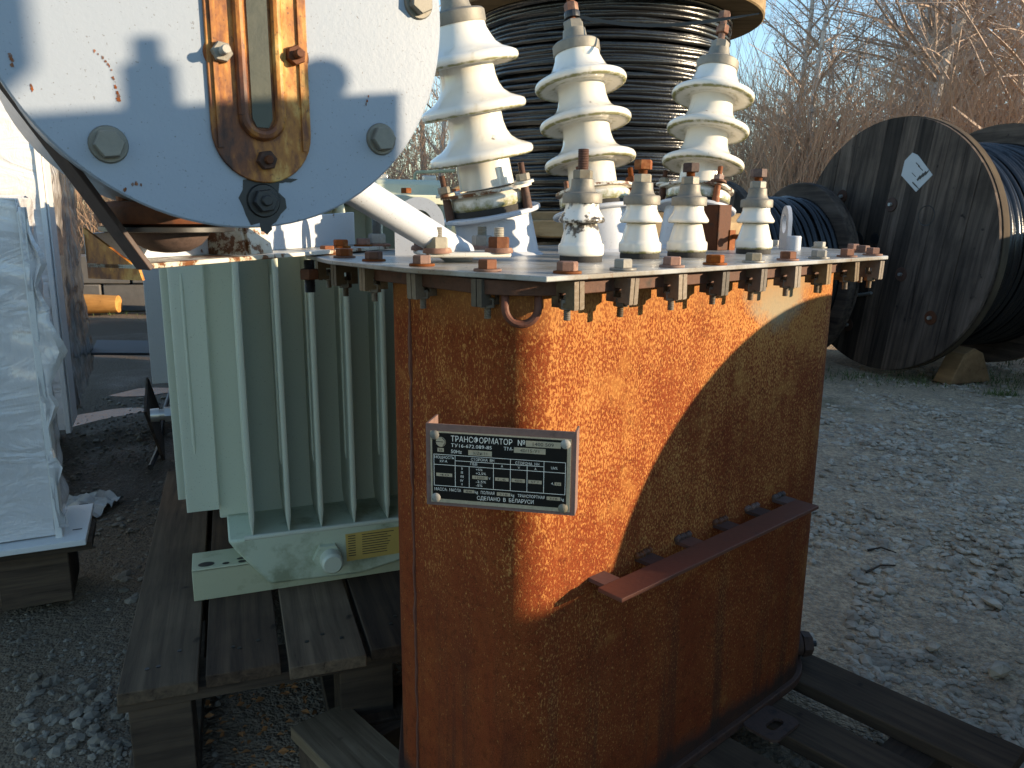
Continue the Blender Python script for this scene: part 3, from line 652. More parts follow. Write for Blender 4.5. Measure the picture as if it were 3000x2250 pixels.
for (x0, y0, x1, y1, s_) in [(1430, 360, 1835, 435, '1400 509'), (1290, 452, 1660, 520, '40/15-У1'), (370, 522, 448, 572, '96'), (745, 525, 1028, 590, 'У/Zн-11'), (352, 842, 548, 884, '40'), (792, 845, 978, 888, '15000'), (1068, 848, 1230, 890, '1,6'), (1264, 848, 1425, 892, '400'), (1464, 850, 1622, 894, '57,7'), (1772, 856, 1848, 896, '4 4'), (686, 1034, 815, 1074, '88'), (1090, 1036, 1250, 1080, '318'), (1682, 1042, 1842, 1086, '318')]:
    a, b = PX(x0, y0), PX(x1, y1); sl = MB().add([(a.x, a.y, a.z), (a.x, a.y, b.z), (b.x, a.y, b.z), (b.x, a.y, a.z)], [(0, 1, 2, 3)])
    obj('stamped_field', sl.xf(FTI @ NP), MT['alu'], plate, smooth=0)
    ptxt(s_, x0+(x1-x0)*.2, y1-(y1-y0)*.2, (y1-y0)*.6, (x1-x0)*.6, ik, .0003)
c = PX(412, 445); n = 28; sl = MB().add([(c.x+0.0061*math.cos(2*math.pi*i/n), c.y, c.z+0.0061*math.sin(2*math.pi*i/n)) for i in range(n)], [tuple(range(n))])
# the maker's round mark: a crescent, a bar and a lightning stroke cut into the disc
ar = [(c.x+.0056*math.cos(w), c.y-.0003, c.z+.0056*math.sin(w)) for w in [rad(-70+150*i/12) for i in range(13)]]+[(c.x+.0012+.0038*math.cos(w), c.y-.0003, c.z+.0038*math.sin(w)) for w in [rad(70-130*i/12) for i in range(13)]]
ik.add(ar, [tuple(range(26))]); ik.add([(c.x-.0062, c.y-.0003, c.z+.0006), (c.x-.0062, c.y-.0003, c.z-.0003), (c.x+.003, c.y-.0003, c.z-.0003), (c.x+.003, c.y-.0003, c.z+.0006)], [(0, 1, 2, 3)])
obj('maker_mark', sl.xf(FTI @ NP), MT['alu'], plate, smooth=0); obj('stamped_figures', ik.xf(FTI @ NP), MT['ink'], plate, smooth=0)
for (x, y) in ((335, 362), (1890, 378), (345, 1165), (1875, 1180)):
    c = PX(x, y); m = FTI @ NP @ Matrix.Translation((c.x, -.0028, c.z)) @ Matrix.Rotation(rad(90), 4, 'X')
    obj('rivet', MB().lathe([(.0058, 0), (.0058, .0008), (.0042, .0022), (.002, .0028)], 16, m), MT['zinc'], plate)
# rope hook
hk = []
for i in range(21): w = math.pi*i/20; hk.append(Vector((.0105-.0195*math.cos(w), .915, .896-.0205*math.sin(w))))
hk = [Vector((-.009, 1.0, .922)), Vector((-.009, .93, .916))]+hk+[Vector((.030, .93, .916)), Vector((.032, 1.0, .922))]
obj('rope_hook', MB().tube([FTI @ p for p in hk], .0048, 10), MT['brownsteel'], T)
# cable bar welded to the tank
bar = MB().box((-.059, -.3, .419), (.518, .042, .006))
bo = obj('cable_bar', bar, MT['brownsteel'], T, bevel=.001)
wl = MB()
for x in (-.289, -.19, -.095, .005, .10, .185):
    x2 = min(x, .19); yb = -.245 if x > -.24 else -.222
    obj('bar_tab', MB().box((x2, (-.279+yb)/2, .419), (.032, abs(yb+.279), .0056)), MT['brownsteel'], bo)
    wl = MB()
    for q in range(6):
        wl.lathe([(.001, -.005), (.0048, -.002), (.0052, .002), (.001, .006)], 8, Matrix.Translation((x2-.015+.006*q+random.uniform(-.001, .001), (-.252 if x > -.24 else -.24)+random.uniform(-.002, .001), .424)))
    obj('weld_bead', wl, MT['darkrust'], bo)

# drain valve and slotted foot
dv = FTI @ Vector((.565, 1.50, .125)); dx = (FTI.to_3x3() @ Vector((1, 0, .02))).normalized()
v_ = obj('drain_valve', MB().cyl(dv-dx*.06, dv+dx*.045, .024, .024, 20).cyl(dv+dx*.047, dv+dx*.066, .027, .024, 6), MT['darkrust'], T)
obj('valve_screw', MB().cyl(dv+dx*.066, dv+dx*.078, .007, .006, 8).tube([dv+Vector((0, 0, .022)), dv+dx*.01+Vector((0, 0, .034)), dv+dx*.025+Vector((0, 0, .03)), dv+dx*.03+Vector((0, 0, .022))], .0025, 6), MT['black'], v_)
ft = MB(); O8 = [(-.045, -.03), (.045, -.03), (.045, .045), (-.045, .045)]; n = 24
so_ = [(.018*(1 if math.cos(w) > 0 else -1)*.6+.010*math.cos(w), -.002+.010*math.sin(w)) for w in [2*math.pi*i/n for i in range(n)]]
so2 = []
for i in range(n):
    w = 2*math.pi*i/n; c_, s_ = math.cos(w), math.sin(w); f_ = 1/max(abs(c_)/.045, abs(s_)/.036); so2.append((c_*f_, s_*f_+.006))
vs = [Vector((*a, z)) for z, l in ((.0, so2), (.006, so2), (.006, so_), (0, so_)) for a in l]; fs = []
for q in range(4):
    for i in range(n): j = (i+1) % n; fs.append((q*n+i, q*n+j, ((q+1) % 4)*n+j, ((q+1) % 4)*n+i))
obj('slotted_foot', MB().add(vs, fs).xf(Matrix.Translation((.155, -.297, 0))), MT['darkrust'], T, smooth=0)

# ------------------------------------------------------------------ pallet under the rusty transformer
PF = thing('low_pallet', 'low dark plank pallet under the rusty oval transformer', 'pallet', (.169, 1.389, 0), TRZ)
def board(parent, name, x0, x1, y0, y1, z0, z1, mat, rz=0, bev=.002, jit=.002):
    cx, cy = (x0+x1)/2, (y0+y1)/2; n = 7; along_y = (y1-y0) > (x1-x0)
    mb = MB().box((0, 0, 0), (x1-x0, y1-y0, z1-z0)); 
    return obj(name, mb, mat, parent, smooth=30, bevel=bev, loc=(cx, cy, (z0+z1)/2+random.uniform(-jit, jit)*.4), rot=(0, random.uniform(-.004, .004), rz+random.uniform(-.01, .01)))
for (x, w, y0, y1, mt) in [(.39, .115, -.62, .42, 'plank'), (.205, .10, -.56, .42, 'plank'), (.02, .11, -.6, .42, 'plank'), (-.17, .11, -.6, .42, 'plank'), (-.447, .114, -.5, .285, 'plank3')]:
    board(PF, 'plank', x-w/2, x+w/2, y0, y1, .062, .087, MT[mt])
for y in (-.47, -.05, .23): board(PF, 'bearer', -.50, .47, y-.04, y+.04, -.015, .061, MT['beam'])
tag(obj('cross_plank', MB().box((0, 0, 0), (.30, .10, .028)), MT['plank'], None, bevel=.003, loc=(-.165, 1.395, .055), rot=(0, 0, rad(20))), 'dark split plank lying behind the low pallet at the tank\'s foot', 'plank')

# ================================================================== GREEN TRANSFORMER ON ITS PALLET
GO = (-.648, 1.48, .22); GR = rad(21); FG = frame(GO, GR)
G = thing('green_transformer', 'sage green finned transformer standing on wooden pallet behind the rusty one', 'transformer', GO, GR)
obj('tank_wall', MB().box((.34, .335, .46), (.56, .39, .68)), MT['green'], G, bevel=.004)
def fin(x, y, dx, dy, z0, z1, mat='green'):
    # hollow pressed fin, thicker rounded outer edge; runs from (x,y) by (dx,dy)
    L_ = math.hypot(dx, dy); a = math.atan2(dy, dx); m = Matrix.Translation((x, y, 0)) @ Matrix.Rotation(a, 4, 'Z')
    pr = [(0, .0045), (L_-.012, .0045), (L_-.006, .0062), (L_-.001, .005), (L_, .002), (L_, -.002), (L_-.001, -.005), (L_-.006, -.0062), (L_-.012, -.0045), (0, -.0045)]
    n = len(pr); mb = MB(); zs = [z0, z0+.035, z1-.035, z1]; sc = [.25, 1, 1, .25]
    for z, s_ in zip(zs, sc): mb.v += [tuple(m @ Vector((p[0], p[1]*s_, z))) for p in pr]; mb.a += [0.]*n
    for k_ in range(3):
        for i in range(n): j = (i+1) % n; mb.f.append((k_*n+i, k_*n+j, (k_+1)*n+j, (k_+1)*n+i))
    mb.f += [tuple(range(n-1, -1, -1)), tuple(range(3*n, 4*n))]
    o = obj('fin', mb, MT[mat], G, smooth=50)
    for sy in (-1, 1):
        obj('pressed_rib', MB().tube([m @ Vector((L_*.62, sy*.0045, z)) for z in (z0+.13, z0+.15, z1-.17, z1-.14)], [.0015, .0035, .0035, .0015], 8), MT[mat], o)
    return o
for i, x in enumerate([.122, .195, .262, .332, .405, .478, .551]): fin(x, .145, 0, -.145, .128, .80)
for y in (.12, .21, .30, .39, .48): fin(.06, y, -.085+.02*(y < .15), 0, .15, .80)
obj('fin_bar', MB().tube([(.105, -.008, .126), (.60, -.008, .124)], .0055, 10), MT['green'], G)
tr = [(.072, .127), (.088, .10), (.15, .018), (.34, .012), (.44, .03), (.50, .06), (.60, .127)]
mX = Matrix.Translation((0, -.012, 0)) @ Matrix.Rotation(rad(90), 4, 'X')
obj('oil_sump', MB().prism(tr[::-1], -.44, 0, mX), MT['greenlo'], G, bevel=.006)
ch = MB(); ch.box((.33, .003, .034), (.66, .006, .068)).box((.33, .045, .0655), (.66, .09, .006)); obj('base_channel', ch, MT['khaki'], G, bevel=.0015)
for (x, y, a, b) in ((.028, .022, .016, .011), (.066, .014, .007, .005), (.098, .012, .008, .006), (.096, .028, .008, .005)):
    obj('bolt_hole', MB().lathe([(1, .0689), (1, .0692)], 24, Matrix.Translation((x, y, 0)) @ Matrix.Diagonal((a, b, 1, 1))), MT['black'], G)
cr = MB(); cr.box((.33, .60, .034), (.66, .006, .068)).box((.33, .56, .0655), (.66, .09, .006)); obj('base_channel', cr, MT['khaki'], G)
pl = obj('drain_plug', MB().cyl((.275, -.01, .062), (.275, -.05, .062), .0245, .0225, 28).cyl((.275, -.05, .062), (.275, -.056, .062), .0225, .018, 28), MT['green'], G)
obj('plug_flange', MB().cyl((.270, -.01, .064), (.270, -.025, .064), .033, .032, 6), MT['greenlo'], pl)
yl = obj('instruction_label', MB().box((.372, -.0145, .079), (.125, .0016, .062), mat=Matrix.Rotation(rad(-1), 3, 'Y')), MT['yellow'], G)
lt = MB()
for r_ in range(9):
    x = .322
    lt.box((x, -.0156, .104-.0056*r_), (.016, .0004, .0018)); w = random.uniform(.05, .07); lt.box((x+.022+w/2, -.0156, .104-.0056*r_), (w, .0004, .0016))
obj('label_print', lt, MT['ink'], yl, smooth=0)
# cover with fittings
lidg = obj('cover_plate', MB().box((.33, .33, .812), (.66, .52, .02)), MT['green'], G, bevel=.003)
obj('cover_housing', MB().box((.52, .30, .835), (.17, .16, .05)), MT['green'], lidg, bevel=.012)
obj('lifting_handle', MB().tube([(.545, .27, .856), (.545, .27, .873), (.55, .27, .879), (.64, .25, .884)], .004, 8), MT['khaki'], lidg)
for (x, y) in ((.46, .25), (.575, .25)): obj('cover_clip', MB().box((x, y, .864), (.03, .02, .014)), MT['galv'], lidg, bevel=.002)
obj('cover_bushing', MB().lathe([(.02, .822), (.024, .85), (.012, .89), (.014, .9)], 18, Matrix.Translation((.44, .26, 0))), MT['rustwhite'], lidg)
for i in range(6): obj('cover_bolt', bme, None, lidg, loc=(.04+.11*i, .085, .822))
# pallet
GP = thing('plank_pallet', 'tall dark wooden pallet carrying the green finned transformer', 'pallet', (-.644, 1.161, 0), rad(20))
for (x0, w, y1, mt, e) in [(-.002, .125, 1.22, 'plank2', 0), (.135, .125, 1.22, 'plank', .01), (.272, .135, 1.22, 'plank2', -.012), (.418, .14, 1.22, 'plank', .0), (.57, .13, 1.22, 'plank', .01), (.71, .12, 1.22, 'plank', 0)]:
    p = board(GP, 'deck_board', x0, x0+w, e, y1, .196, .22, MT[mt])
    for q in range(3): obj('nail_head', MB().lathe([(.004, 0), (.004, .0012)], 8), MT['black'], p, loc=(random.uniform(-.035, .035), -.55+random.uniform(0, .05), .0122))
for y in (.02, .58, 1.1): board(GP, 'cross_board', -.01, .86, y, y+.10, .172, .1945, MT['beam'])
for y in (.03, .60, 1.1):
    for x in (.005, .36, .72): board(GP, 'block', x, x+.10, y, y+.10, -.015, .171, MT['beam'])
for x in (0, .36, .72): board(GP, 'skid', x-.01, x+.11, 0, 1.2, -.03, .02, MT['beam'])

# ------------------------------------------------------------------ grey transformers farther down the alley
def grey_unit(label, loc, sx, sy, sz, blockz, valve=True):
    t = thing('grey_transformer', label, 'transformer', loc, rad(23))
    w = obj('tank_wall', MB().box((sx/2, sy/2, blockz+.13+(sz-.13)/2), (sx, sy, sz-.13)), MT['greygreen'], t, bevel=.006)
    obj('lower_tank', MB().box((sx/2+.01, sy/2, blockz+.065), (sx-.03, sy-.04, .128)), MT['greygreen'], w, bevel=.004)
    obj('ledge', MB().box((sx/2-.02, sy/2, blockz+.30), (sx-.02, sy+.01, .008)), MT['greygreen'], w)
    for k_ in range(4): obj('fin', MB().box((-.035, .06+sy*.27*k_, blockz+.20+(sz-.2)/2), (.07, .012, sz-.2)), MT['greygreen'], t, bevel=.003)
    for k_ in range(4): obj('fin', MB().box((.10+.1*k_, -.035, blockz+.24+(sz-.24)/2), (.012, .07, sz-.24)), MT['greygreen'], t, bevel=.003)
    if valve:
        v = obj('drain_valve', MB().cyl((.02, .12, blockz+.09), (-.06, .12, blockz+.09), .017, .017, 16).cyl((-.02, .12, blockz+.09), (-.045, .12, blockz+.09), .024, .024, 6), MT['galv'], t)
        obj('valve_cap', MB().cyl((-.06, .12, blockz+.09), (-.085, .12, blockz+.09), .021, .02, 18), MT['galv'], v)
    for k_ in range(3):
        for q in range(2): obj('support_block', MB().box((.06+.3*q, .06+(sy-.1)*k_/2, blockz/2-.012), (.14, .13, blockz-.03)), MT['beam'], t, bevel=.003)
    return t
grey_unit('pale grey transformer with galvanised valve, right behind the green one', (-.985, 2.26, 0), .55, .6, .80, .30)
grey_unit('pale grey transformer farthest down the alley, on timber blocks', (-1.50, 3.5, 0), .6, .7, .85, .27)
tag(obj('steel_plate_scrap', MB().box((0, 0, 0), (.012, .75, .22)), MT['beam'], None, bevel=.002, loc=(-1.62, 3.45, .1), rot=(0, rad(-14), rad(24))), 'dark board leaning on its edge beside the alley puddle', 'board')

# ------------------------------------------------------------------ wrapped cabinets on the left
def wrapped(name, label, loc, rz, w, d, z0, z1, side, base=True):
    t = thing(name, label, 'cabinet', loc, rz)   # x to the left is negative: front right edge at origin
    n = 40; mb = MB(); sd_ = random.random()*9
    def disp(p, nn, a=.016):
        q = mnoise.noise((p.x*4+sd_, p.y*4, p.z*2.2))*.7+mnoise.noise((p.x*13, p.y*13+sd_, p.z*4))*.45+mnoise.noise((p.x*9+p.z*22, p.y*9+sd_, p.z*6))*.35; return p+nn*a*q
    def grid(o, ex, ez, nn, a):
        b = len(mb.v)
        for j in range(n*2+1):
            for i in range(n+1): mb.v.append(tuple(disp(o+ex*(i/n)+ez*(j/(n*2)), nn, a))); mb.a.append(0.)
        for j in range(n*2):
            for i in range(n): k_ = b+j*(n+1)+i; mb.f.append((k_, k_+1, k_+n+2, k_+n+1))
    h = Vector((0, 0, z1-z0))
    grid(Vector((-w, 0, z0)), Vector((w, 0, 0)), h, Vector((0, -1, 0)), .017); grid(Vector((-w, 0, z1)), Vector((w, 0, 0)), Vector((0, d, 0)), Vector((0, 0, 1)), .02)
    obj('film_front', mb, MT['film'], t, smooth=60)
    mb = MB(); grid(Vector((.003, 0, z0)), Vector((0, d, 0)), h, Vector((1, 0, 0)), .024); obj('film_side', mb, side, t, smooth=60)
    obj('cabinet_body', MB().box((-w/2, d/2+.01, (z0+z1)/2), (w-.06, d-.06, z1-z0-.05)), MT['cabinet'], t)
    obj('corner_strip', MB().box((.008, .012, (z0+z1)/2-.02), (.016, .05, z1-z0-.02)), MT['cabinet'], t, bevel=.002)
    if base:   # loose film hanging off the right edge
        lm = MB(); n2 = 30
        for j in range(n2+1):
            for i in range(5):
                z = z1-.02-(z1-z0)*.95*j/n2; w_ = .012+.05*max(0, mnoise.noise((j*.31, 2.2, 7)))+.05*math.exp(-((j/n2-.42)/.10)**2)
                lm.v.append((.004+w_*i/4, -.012+.02*mnoise.noise((j*.4, i*.8, 1)), z)); lm.a.append(0.)
        for j in range(n2):
            for i in range(4): k_ = j*5+i; lm.f.append((k_, k_+1, k_+6, k_+5))
        obj('loose_film', lm, MT['film'], t, smooth=60)
        b = obj('base_plate', MB().box((-w/2+.02, d/2-.02, z0-.012), (w+.10, d+.06, .016)), MT['cabinet'], t, bevel=.002)
        for i in range(5): obj('plate_slot', MB().box((.045, .03+.2*i, z0-.0035), (.022, .006, .0006)), MT['black'], b)
        for i in range(3):
            for j in range(2): obj('pallet_block', MB().box((-.06-j*(w-.2), .08+i*(d-.16)/2, (z0-.02)/2-.01), (.16, .14, z0-.04)), MT['beam'], t, bevel=.003)
        obj('pallet_board', MB().box((-w/2+.03, .05, z0-.0305), (w+.1, .16, .02)), MT['beam'], t)
    return t
wrapped('wrapped_cabinet', 'low white cabinet in bluish shaded stretch film, nearest at the left edge', (-1.165, 1.885, 0), rad(24), .9, .22, .19, 1.03, MT['film'])
fb = wrapped('wrapped_cabinet', 'taller sunlit film wrapped white cabinet behind the nearer wrapped one', (-1.565, 2.66, 0), rad(24), 1.3, 1.25, .25, 1.75, MT['filmside'], False)
for i in range(3): obj('support_block', MB().box((-.35, .1+.5*i, .12), (.3, .14, .24)), MT['beam'], fb)
obj('side_panel', MB().box((.02, .09, .90), (.006, .16, 1.28)), MT['cabinet'], fb, bevel=.002)
tag(obj('metal_shelf', MB().box((0, 0, 0), (.34, .42, .012)).box((.168, 0, -.06), (.006, .42, .12)), MT['steel'], None, bevel=.002, loc=(-1.93, 3.93, .33), rot=(0, rad(4), rad(24))), 'grey sheet metal ledge jutting into the alley by the wrapped cabinet', 'ledge')
# crumpled clear plastic between cabinet and pallet
cp = MB(); n = 16
for j in range(n+1):
    for i in range(n+1):
        u, v = i/n-.5, j/n-.5; z = .05+.05*mnoise.noise((u*5, v*5, 3))+.03*mnoise.noise((u*13, v*13, 1))-.10*(u*u+v*v)
        cp.v.append((u*.22, v*.2, max(z*.6, .004))); cp.a.append(0.)
for j in range(n):
    for i in range(n): k_ = j*(n+1)+i; cp.f.append((k_, k_+1, k_+n+2, k_+n+1))
tag(obj('plastic_sheet', cp, MT['plastic'], None, smooth=50, loc=(-1.50, 2.58, -.01)), 'crumpled clear plastic sheet lying at the wrapped cabinet\'s foot', 'plastic')
ac = MB().tube([(-2.2, 5.4, .3), (-2.0, 4.7, .22), (-1.85, 4.2, .10), (-1.7, 3.7, .03), (-1.5, 3.2, .015), (-1.42, 2.95, .02)], .011, 8)
tag(obj('black_hose', ac, MT['black']), 'thin black cable sagging down the wet alley', 'cable')
for (x, y, a, b, ph) in ((-1.97, 3.85, .22, .17, .4), (-2.15, 4.45, .16, .08, .2)):
    P_ = []
    for i in range(30):
        w = 2*math.pi*i/30; r_ = 1+.3*mnoise.noise((math.cos(w)*1.5+x, math.sin(w)*1.5, y)); P_.append((a*r_*math.cos(w), b*r_*math.sin(w)))
    struct(obj('water', MB().prism([(p_[0]*1.3, p_[1]*1.3) for p_ in P_], -.05, -.021), MT['water'], None, smooth=0, loc=(x, y, 0), rot=(0, 0, ph)))

# concrete block wall, log and verge at the far end of the alley
wl_ = thing('concrete_wall', 'stacked old concrete blocks closing the far end of the alley', 'wall', (-3.9, 8.35, 0), rad(8))
for r_ in range(2):
    for i in range(5): obj('concrete_block', MB().box((-1.6+.82*i+.3*(r_ % 2), random.uniform(-.02, .02), .13+.29*r_), (.80, .4, .28)), MT['concrete'], wl_, bevel=.012, rot=(0, 0, random.uniform(-.01, .01)))
lg = []
for i in range(9): lg.append((-1.2+.30*i, 0, 0))
lgm = MB().tube(lg, [.09, .098, .10, .10, .102, .10, .1, .098, .085], 20); tag(obj('cut_log', lgm, MT['log'], None, loc=(-5.15, 7.78, .1), rot=(0, 0, rad(4))), 'orange sunlit log lying before the concrete blocks', 'log')
tag(obj('dark_log', MB().tube([(-.6, 0, 0), (0, 0, 0), (.7, 0, 0)], [.1, .105, .1], 18), MT['beam'], None, loc=(-3.05, 7.98, .1), rot=(0, 0, rad(4))), 'dark shaded log end beside the orange log', 'log')

# ================================================================== CABLE DRUMS
def boards_disc(parent, R, th, w, mat, ang, z=0.0, gap=.0025):
    # circle cut into parallel boards; disc in local XY, boards along Y
    n = int(round(2*R/w)); w = 2*R/n; Rm = Matrix.Rotation(ang, 4, 'Z')
    for i in range(n):
        x0, x1 = -R+w*i+gap/2, -R+w*(i+1)-gap/2; up_p, dn = [], []
        for k_ in range(6):
            x = x0+(x1-x0)*k_/5; y = math.sqrt(max(R*R-x*x, 1e-6)); up_p.append((x, y)); dn.append((x, -y))
        dz = random.uniform(-.002, .002)
        obj('board', MB().prism(dn+up_p[::-1], dz, th+dz), mat, parent, smooth=0, loc=(0, 0, z), rot=(0, 0, ang))
def drum(name, label, loc, axis_yaw, R, width, rb, cab_r, fwd_mat, rim_mat, coil_r, vertical=False, group=None, boards=(True, True), tilt=.012, bw=.115, coils_seg=88, bang=(.15, .4), layers=1):
    t = thing(name, label, 'cable drum', loc, 0, group)
    rot = Matrix.Identity(4) if vertical else Matrix.Rotation(axis_yaw, 4, 'Z') @ Matrix.Rotation(rad(90), 4, 'Y')
    for s in (0, 1):
        fo = obj('flange', MB().lathe([(R-.006, 0), (R, .004), (R, .052), (R-.006, .056)], 80), fwd_mat, t, smooth=30)
        if rim_mat is not fwd_mat: obj('rim_band', MB().lathe([(R-.004, .002), (R+.0015, .003), (R+.0015, .053), (R-.004, .054)], 80, cap=False), rim_mat, fo, smooth=30)
        fo.matrix_local = rot @ Matrix.Translation((0, 0, -width/2-.056 if s == 0 else width/2))
        if boards[s]:
            if s == 0: boards_disc(fo, R-.004, .02, bw, fwd_mat, bang[0], -.0225)
            else: boards_disc(fo, R-.004, .02, bw, fwd_mat, bang[1], .0585)
    c = MB().lathe([(rb*.93, -width/2), (rb*.93, width/2)], 48, cap=False)
    for l in range(layers):
        n = int(width/(coil_r*2.04)); 
        for i in range(n):
            z = -width/2+coil_r+(width-2*coil_r)*i/(n-1); p0, ta, tz = random.uniform(0, 6.28), random.uniform(-tilt, tilt)*(1+.8*l), random.uniform(-.5, .5)*coil_r
            rr = rb+random.uniform(-1, 1)*coil_r*.55+(l*coil_r*.9); P_ = []
            for k_ in range(coils_seg):
                w = 2*math.pi*k_/coils_seg; zz = z+tz+rr*ta*math.cos(w+p0)+coil_r*.7*mnoise.noise((math.cos(w)*2.2+i*.7, math.sin(w)*2.2, l*5.))
                P_.append((rr*math.cos(w), rr*math.sin(w), max(-width/2+coil_r*.6, min(width/2-coil_r*.6, zz))))
            c.tube(P_, coil_r*random.uniform(.92, 1.05), 6, True)
    co = obj('wound_cable', c, MT['cable'], t, smooth=60); co.matrix_local = rot
    return t, rot
# big drum, lower right
BD, brot = drum('cable_drum', 'largest black cable drum on the right with pale paper label', (0, 0, 0), rad(21), .815, .86, .66, .66, MT['drumdark'], MT['rim'], .02, bw=.125, bang=(rad(98), rad(62)), tilt=.006)
BD.location = (2.92, 5.43, .822)
nf = Vector((-math.cos(rad(21)), -math.sin(rad(21)), 0)); fc_ = Vector((0, 0, 0))+nf*(.43+.056+.0215)
rightv = Vector((-nf.y, nf.x, 0))*1.0
def onfl(x, z, lift=.004): return fc_+Vector((math.sin(rad(21)), -math.cos(rad(21)), 0))*x+Vector((0, 0, z))+nf*lift
Bq = (nf).to_track_quat('Z', 'Y').to_matrix().to_4x4()
def flat_on(name, pts, mat, parent, th=.003, lift=.003):
    m_ = MB(); vs = [onfl(a, b, lift) for a, b in pts]+[onfl(a, b, lift+th) for a, b in pts]; n = len(pts)
    m_.add(vs, [tuple(range(n)), tuple(range(2*n-1, n-1, -1))]+[(i, i+n, (i+1) % n+n, (i+1) % n) for i in range(n)]); return obj(name, m_, mat, parent, smooth=0)
pl_ = flat_on('paper_label', [(.145, .585), (.092, .54), (.077, .45), (.205, .345), (.314, .443), (.197, .559), (.18, .571)], MT['paper'], BD)
for (cx_, cz_, w_, h_) in ((.20, .52, .06, .008), (.23, .49, .07, .008), (.25, .425, .02, .06), (.275, .44, .02, .055), (.225, .41, .02, .05), (.30, .45, .012, .05), (.19, .36, .07, .012), (.21, .345, .07, .008), (.17, .44, .06, .006)):
    cx_, cz_, w_, h_ = .047+cx_*.75, .12+cz_*.75, w_*.7, h_*.7; a = rad(-38); P_ = [(cx_+dx*math.cos(a)-dz*math.sin(a), cz_+dx*math.sin(a)+dz*math.cos(a)) for dx, dz in ((-w_/2, -h_/2), (w_/2, -h_/2), (w_/2, h_/2), (-w_/2, h_/2))]
    flat_on('label_print', P_, MT['ink'], pl_, .0004, .0065)
for (x, z) in ((-.42, .33), (.02, .27), (.16, -.17), (-.25, -.55), (-.55, -.1), (.42, -.42)):
    cpt = onfl(x, z, .002); m_ = Bq.copy(); m_.translation = cpt
    b = obj('flange_bolt', MB().lathe([(.045, 0), (.045, .003), (.043, .005)], 24, m_), MT['darkrust'], BD); obj('bolt_end', MB().cyl(cpt+nf*.004, cpt+nf*.022, .012, .011, 8), MT['galv'], b)
for (x, z, r_) in ((-.28, .0, .10), (-.09, .05, .035)):
    m_ = Bq.copy(); m_.translation = onfl(x, z, .0); obj('shaft_hole', MB().lathe([(r_, 0), (r_, .0035)], 28, m_), MT['black'], BD)
m_ = Bq.copy(); m_.translation = onfl(.30, .20, .002)
obj('branded_ring', MB().tube([m_ @ Vector((.06*math.cos(2*math.pi*i/32), .06*math.sin(2*math.pi*i/32), 0)) for i in range(32)], .003, 6, True), MT['black'], BD)
rp = [onfl(-.62+.56*i/12, -.33-.035*math.sin(math.pi*i/12)+.02*i/12, .012) for i in range(13)]
obj('retaining_strap', MB().tube(rp, .011, 8), MT['galv'], BD)
for (x, y, rz_, lab) in ((2.86, 5.02, .35, 'brown wooden wedge chocked under the largest drum\'s label side'), (3.62, 5.18, .35, 'pale sided wooden wedge at the right edge under the drum')):
    c = thing('wheel_chock', lab, 'chock', (x, y, 0), rad(21)+rad(0), 'wooden drum chocks')
    obj('wedge', MB().prism([(-.16, -.02), (.20, -.02), (.10, .17), (.02, .205), (-.06, .17)], 0, .13, Matrix.Rotation(rad(90), 4, 'X')), MT['chock'], c, bevel=.006)
# drum behind, between the tank and the big drum
drum('cable_drum', 'smaller dark cable drum between tank and largest drum, blue-black windings', (1.72, 5.62, .625), rad(16), .62, .60, .50, .5, MT['drumdark'], MT['drumdark'], .02, bw=.12, bang=(rad(95), rad(30)), tilt=.006)
drum('cable_drum', 'dark cable drum farthest right, half hidden behind the largest', (4.75, 7.3, .80), rad(21), .80, .8, .6, .6, MT['drumdark'], MT['drumdark'], .025, boards=(True, False), tilt=.006, coils_seg=48)
# two drums stacked on end behind the insulators
drum('cable_drum', 'upper drum of black cable standing on end behind the tall insulators', (.335, 3.25, 1.365), 0, .60, .70, .47, .47, MT['drumlight'], MT['drumlight'], .0085, vertical=True, tilt=.022, layers=2, boards=(True, True), coils_seg=80)
drum('cable_drum', 'lower stacked drum of black cable hidden behind the rusty tank', (.335, 3.25, .53), 0, .62, .80, .45, .45, MT['drumlight'], MT['drumlight'], .02, vertical=True, boards=(False, False), coils_seg=48)
drum('cable_drum', 'pale wooden drum flange leaning into view left of the insulators', (.03, 4.35, .62), rad(-68), .60, .5, .4, .4, MT['drumlight'], MT['drumlight'], .02, boards=(True, True), coils_seg=40, bang=(rad(35), rad(35)))

# things beside the camera, out of the picture, that throw the shadows seen on the tank and the end plate
drum('cable_drum', 'unseen cable drum added beside the camera to shade the tank', (1.4145, 1.179, .580), math.atan2(-.20, .98), .415, .35, .34, .34, MT['drumdark'], MT['drumdark'], .02, boards=(False, False), coils_seg=40)  # drum and its base added unseen, sized to cast the tank's round shadow
tag(obj('added_timber_block', MB().box((0, 0, 0), (.30, .5, .16)), MT['beam'], None, loc=(1.4145, 1.179, .08), rot=(0, 0, math.atan2(-.2, .98)), bevel=.004), 'added timber base under the unseen cable drum beside the camera', 'timber')
NO = (.98*1.0+.2*.58, -.2*1.0+.98*.58, 0); NRZ = math.atan2(-.20, .98)
NB = thing('tall_transformer', 'tall neighbouring transformer beside the camera, shading the conservator', 'transformer', NO, NRZ)
obj('tank_wall', MB().box((0, 0, .66), (.4, .28, 1.24)), MT['greygreen'], NB, bevel=.01)
obj('cover_plate', MB().box((0, 0, 1.300), (.5, .324, .012)), MT['white'], NB)
obj('porcelain_bushing', MB().lathe([(.0155, 1.302), (.0150, 1.336), (.0085, 1.338), (.008, 1.356)], 20, Matrix.Translation((-.225, .009, .006))), MT['porc'], NB)
obj('lifting_lug', MB().lathe([(.018, -.006), (.018, .006)], 28, Matrix.Translation((-.225, .109, 1.324)) @ Matrix.Rotation(rad(90), 4, 'Y')), MT['white'], NB)
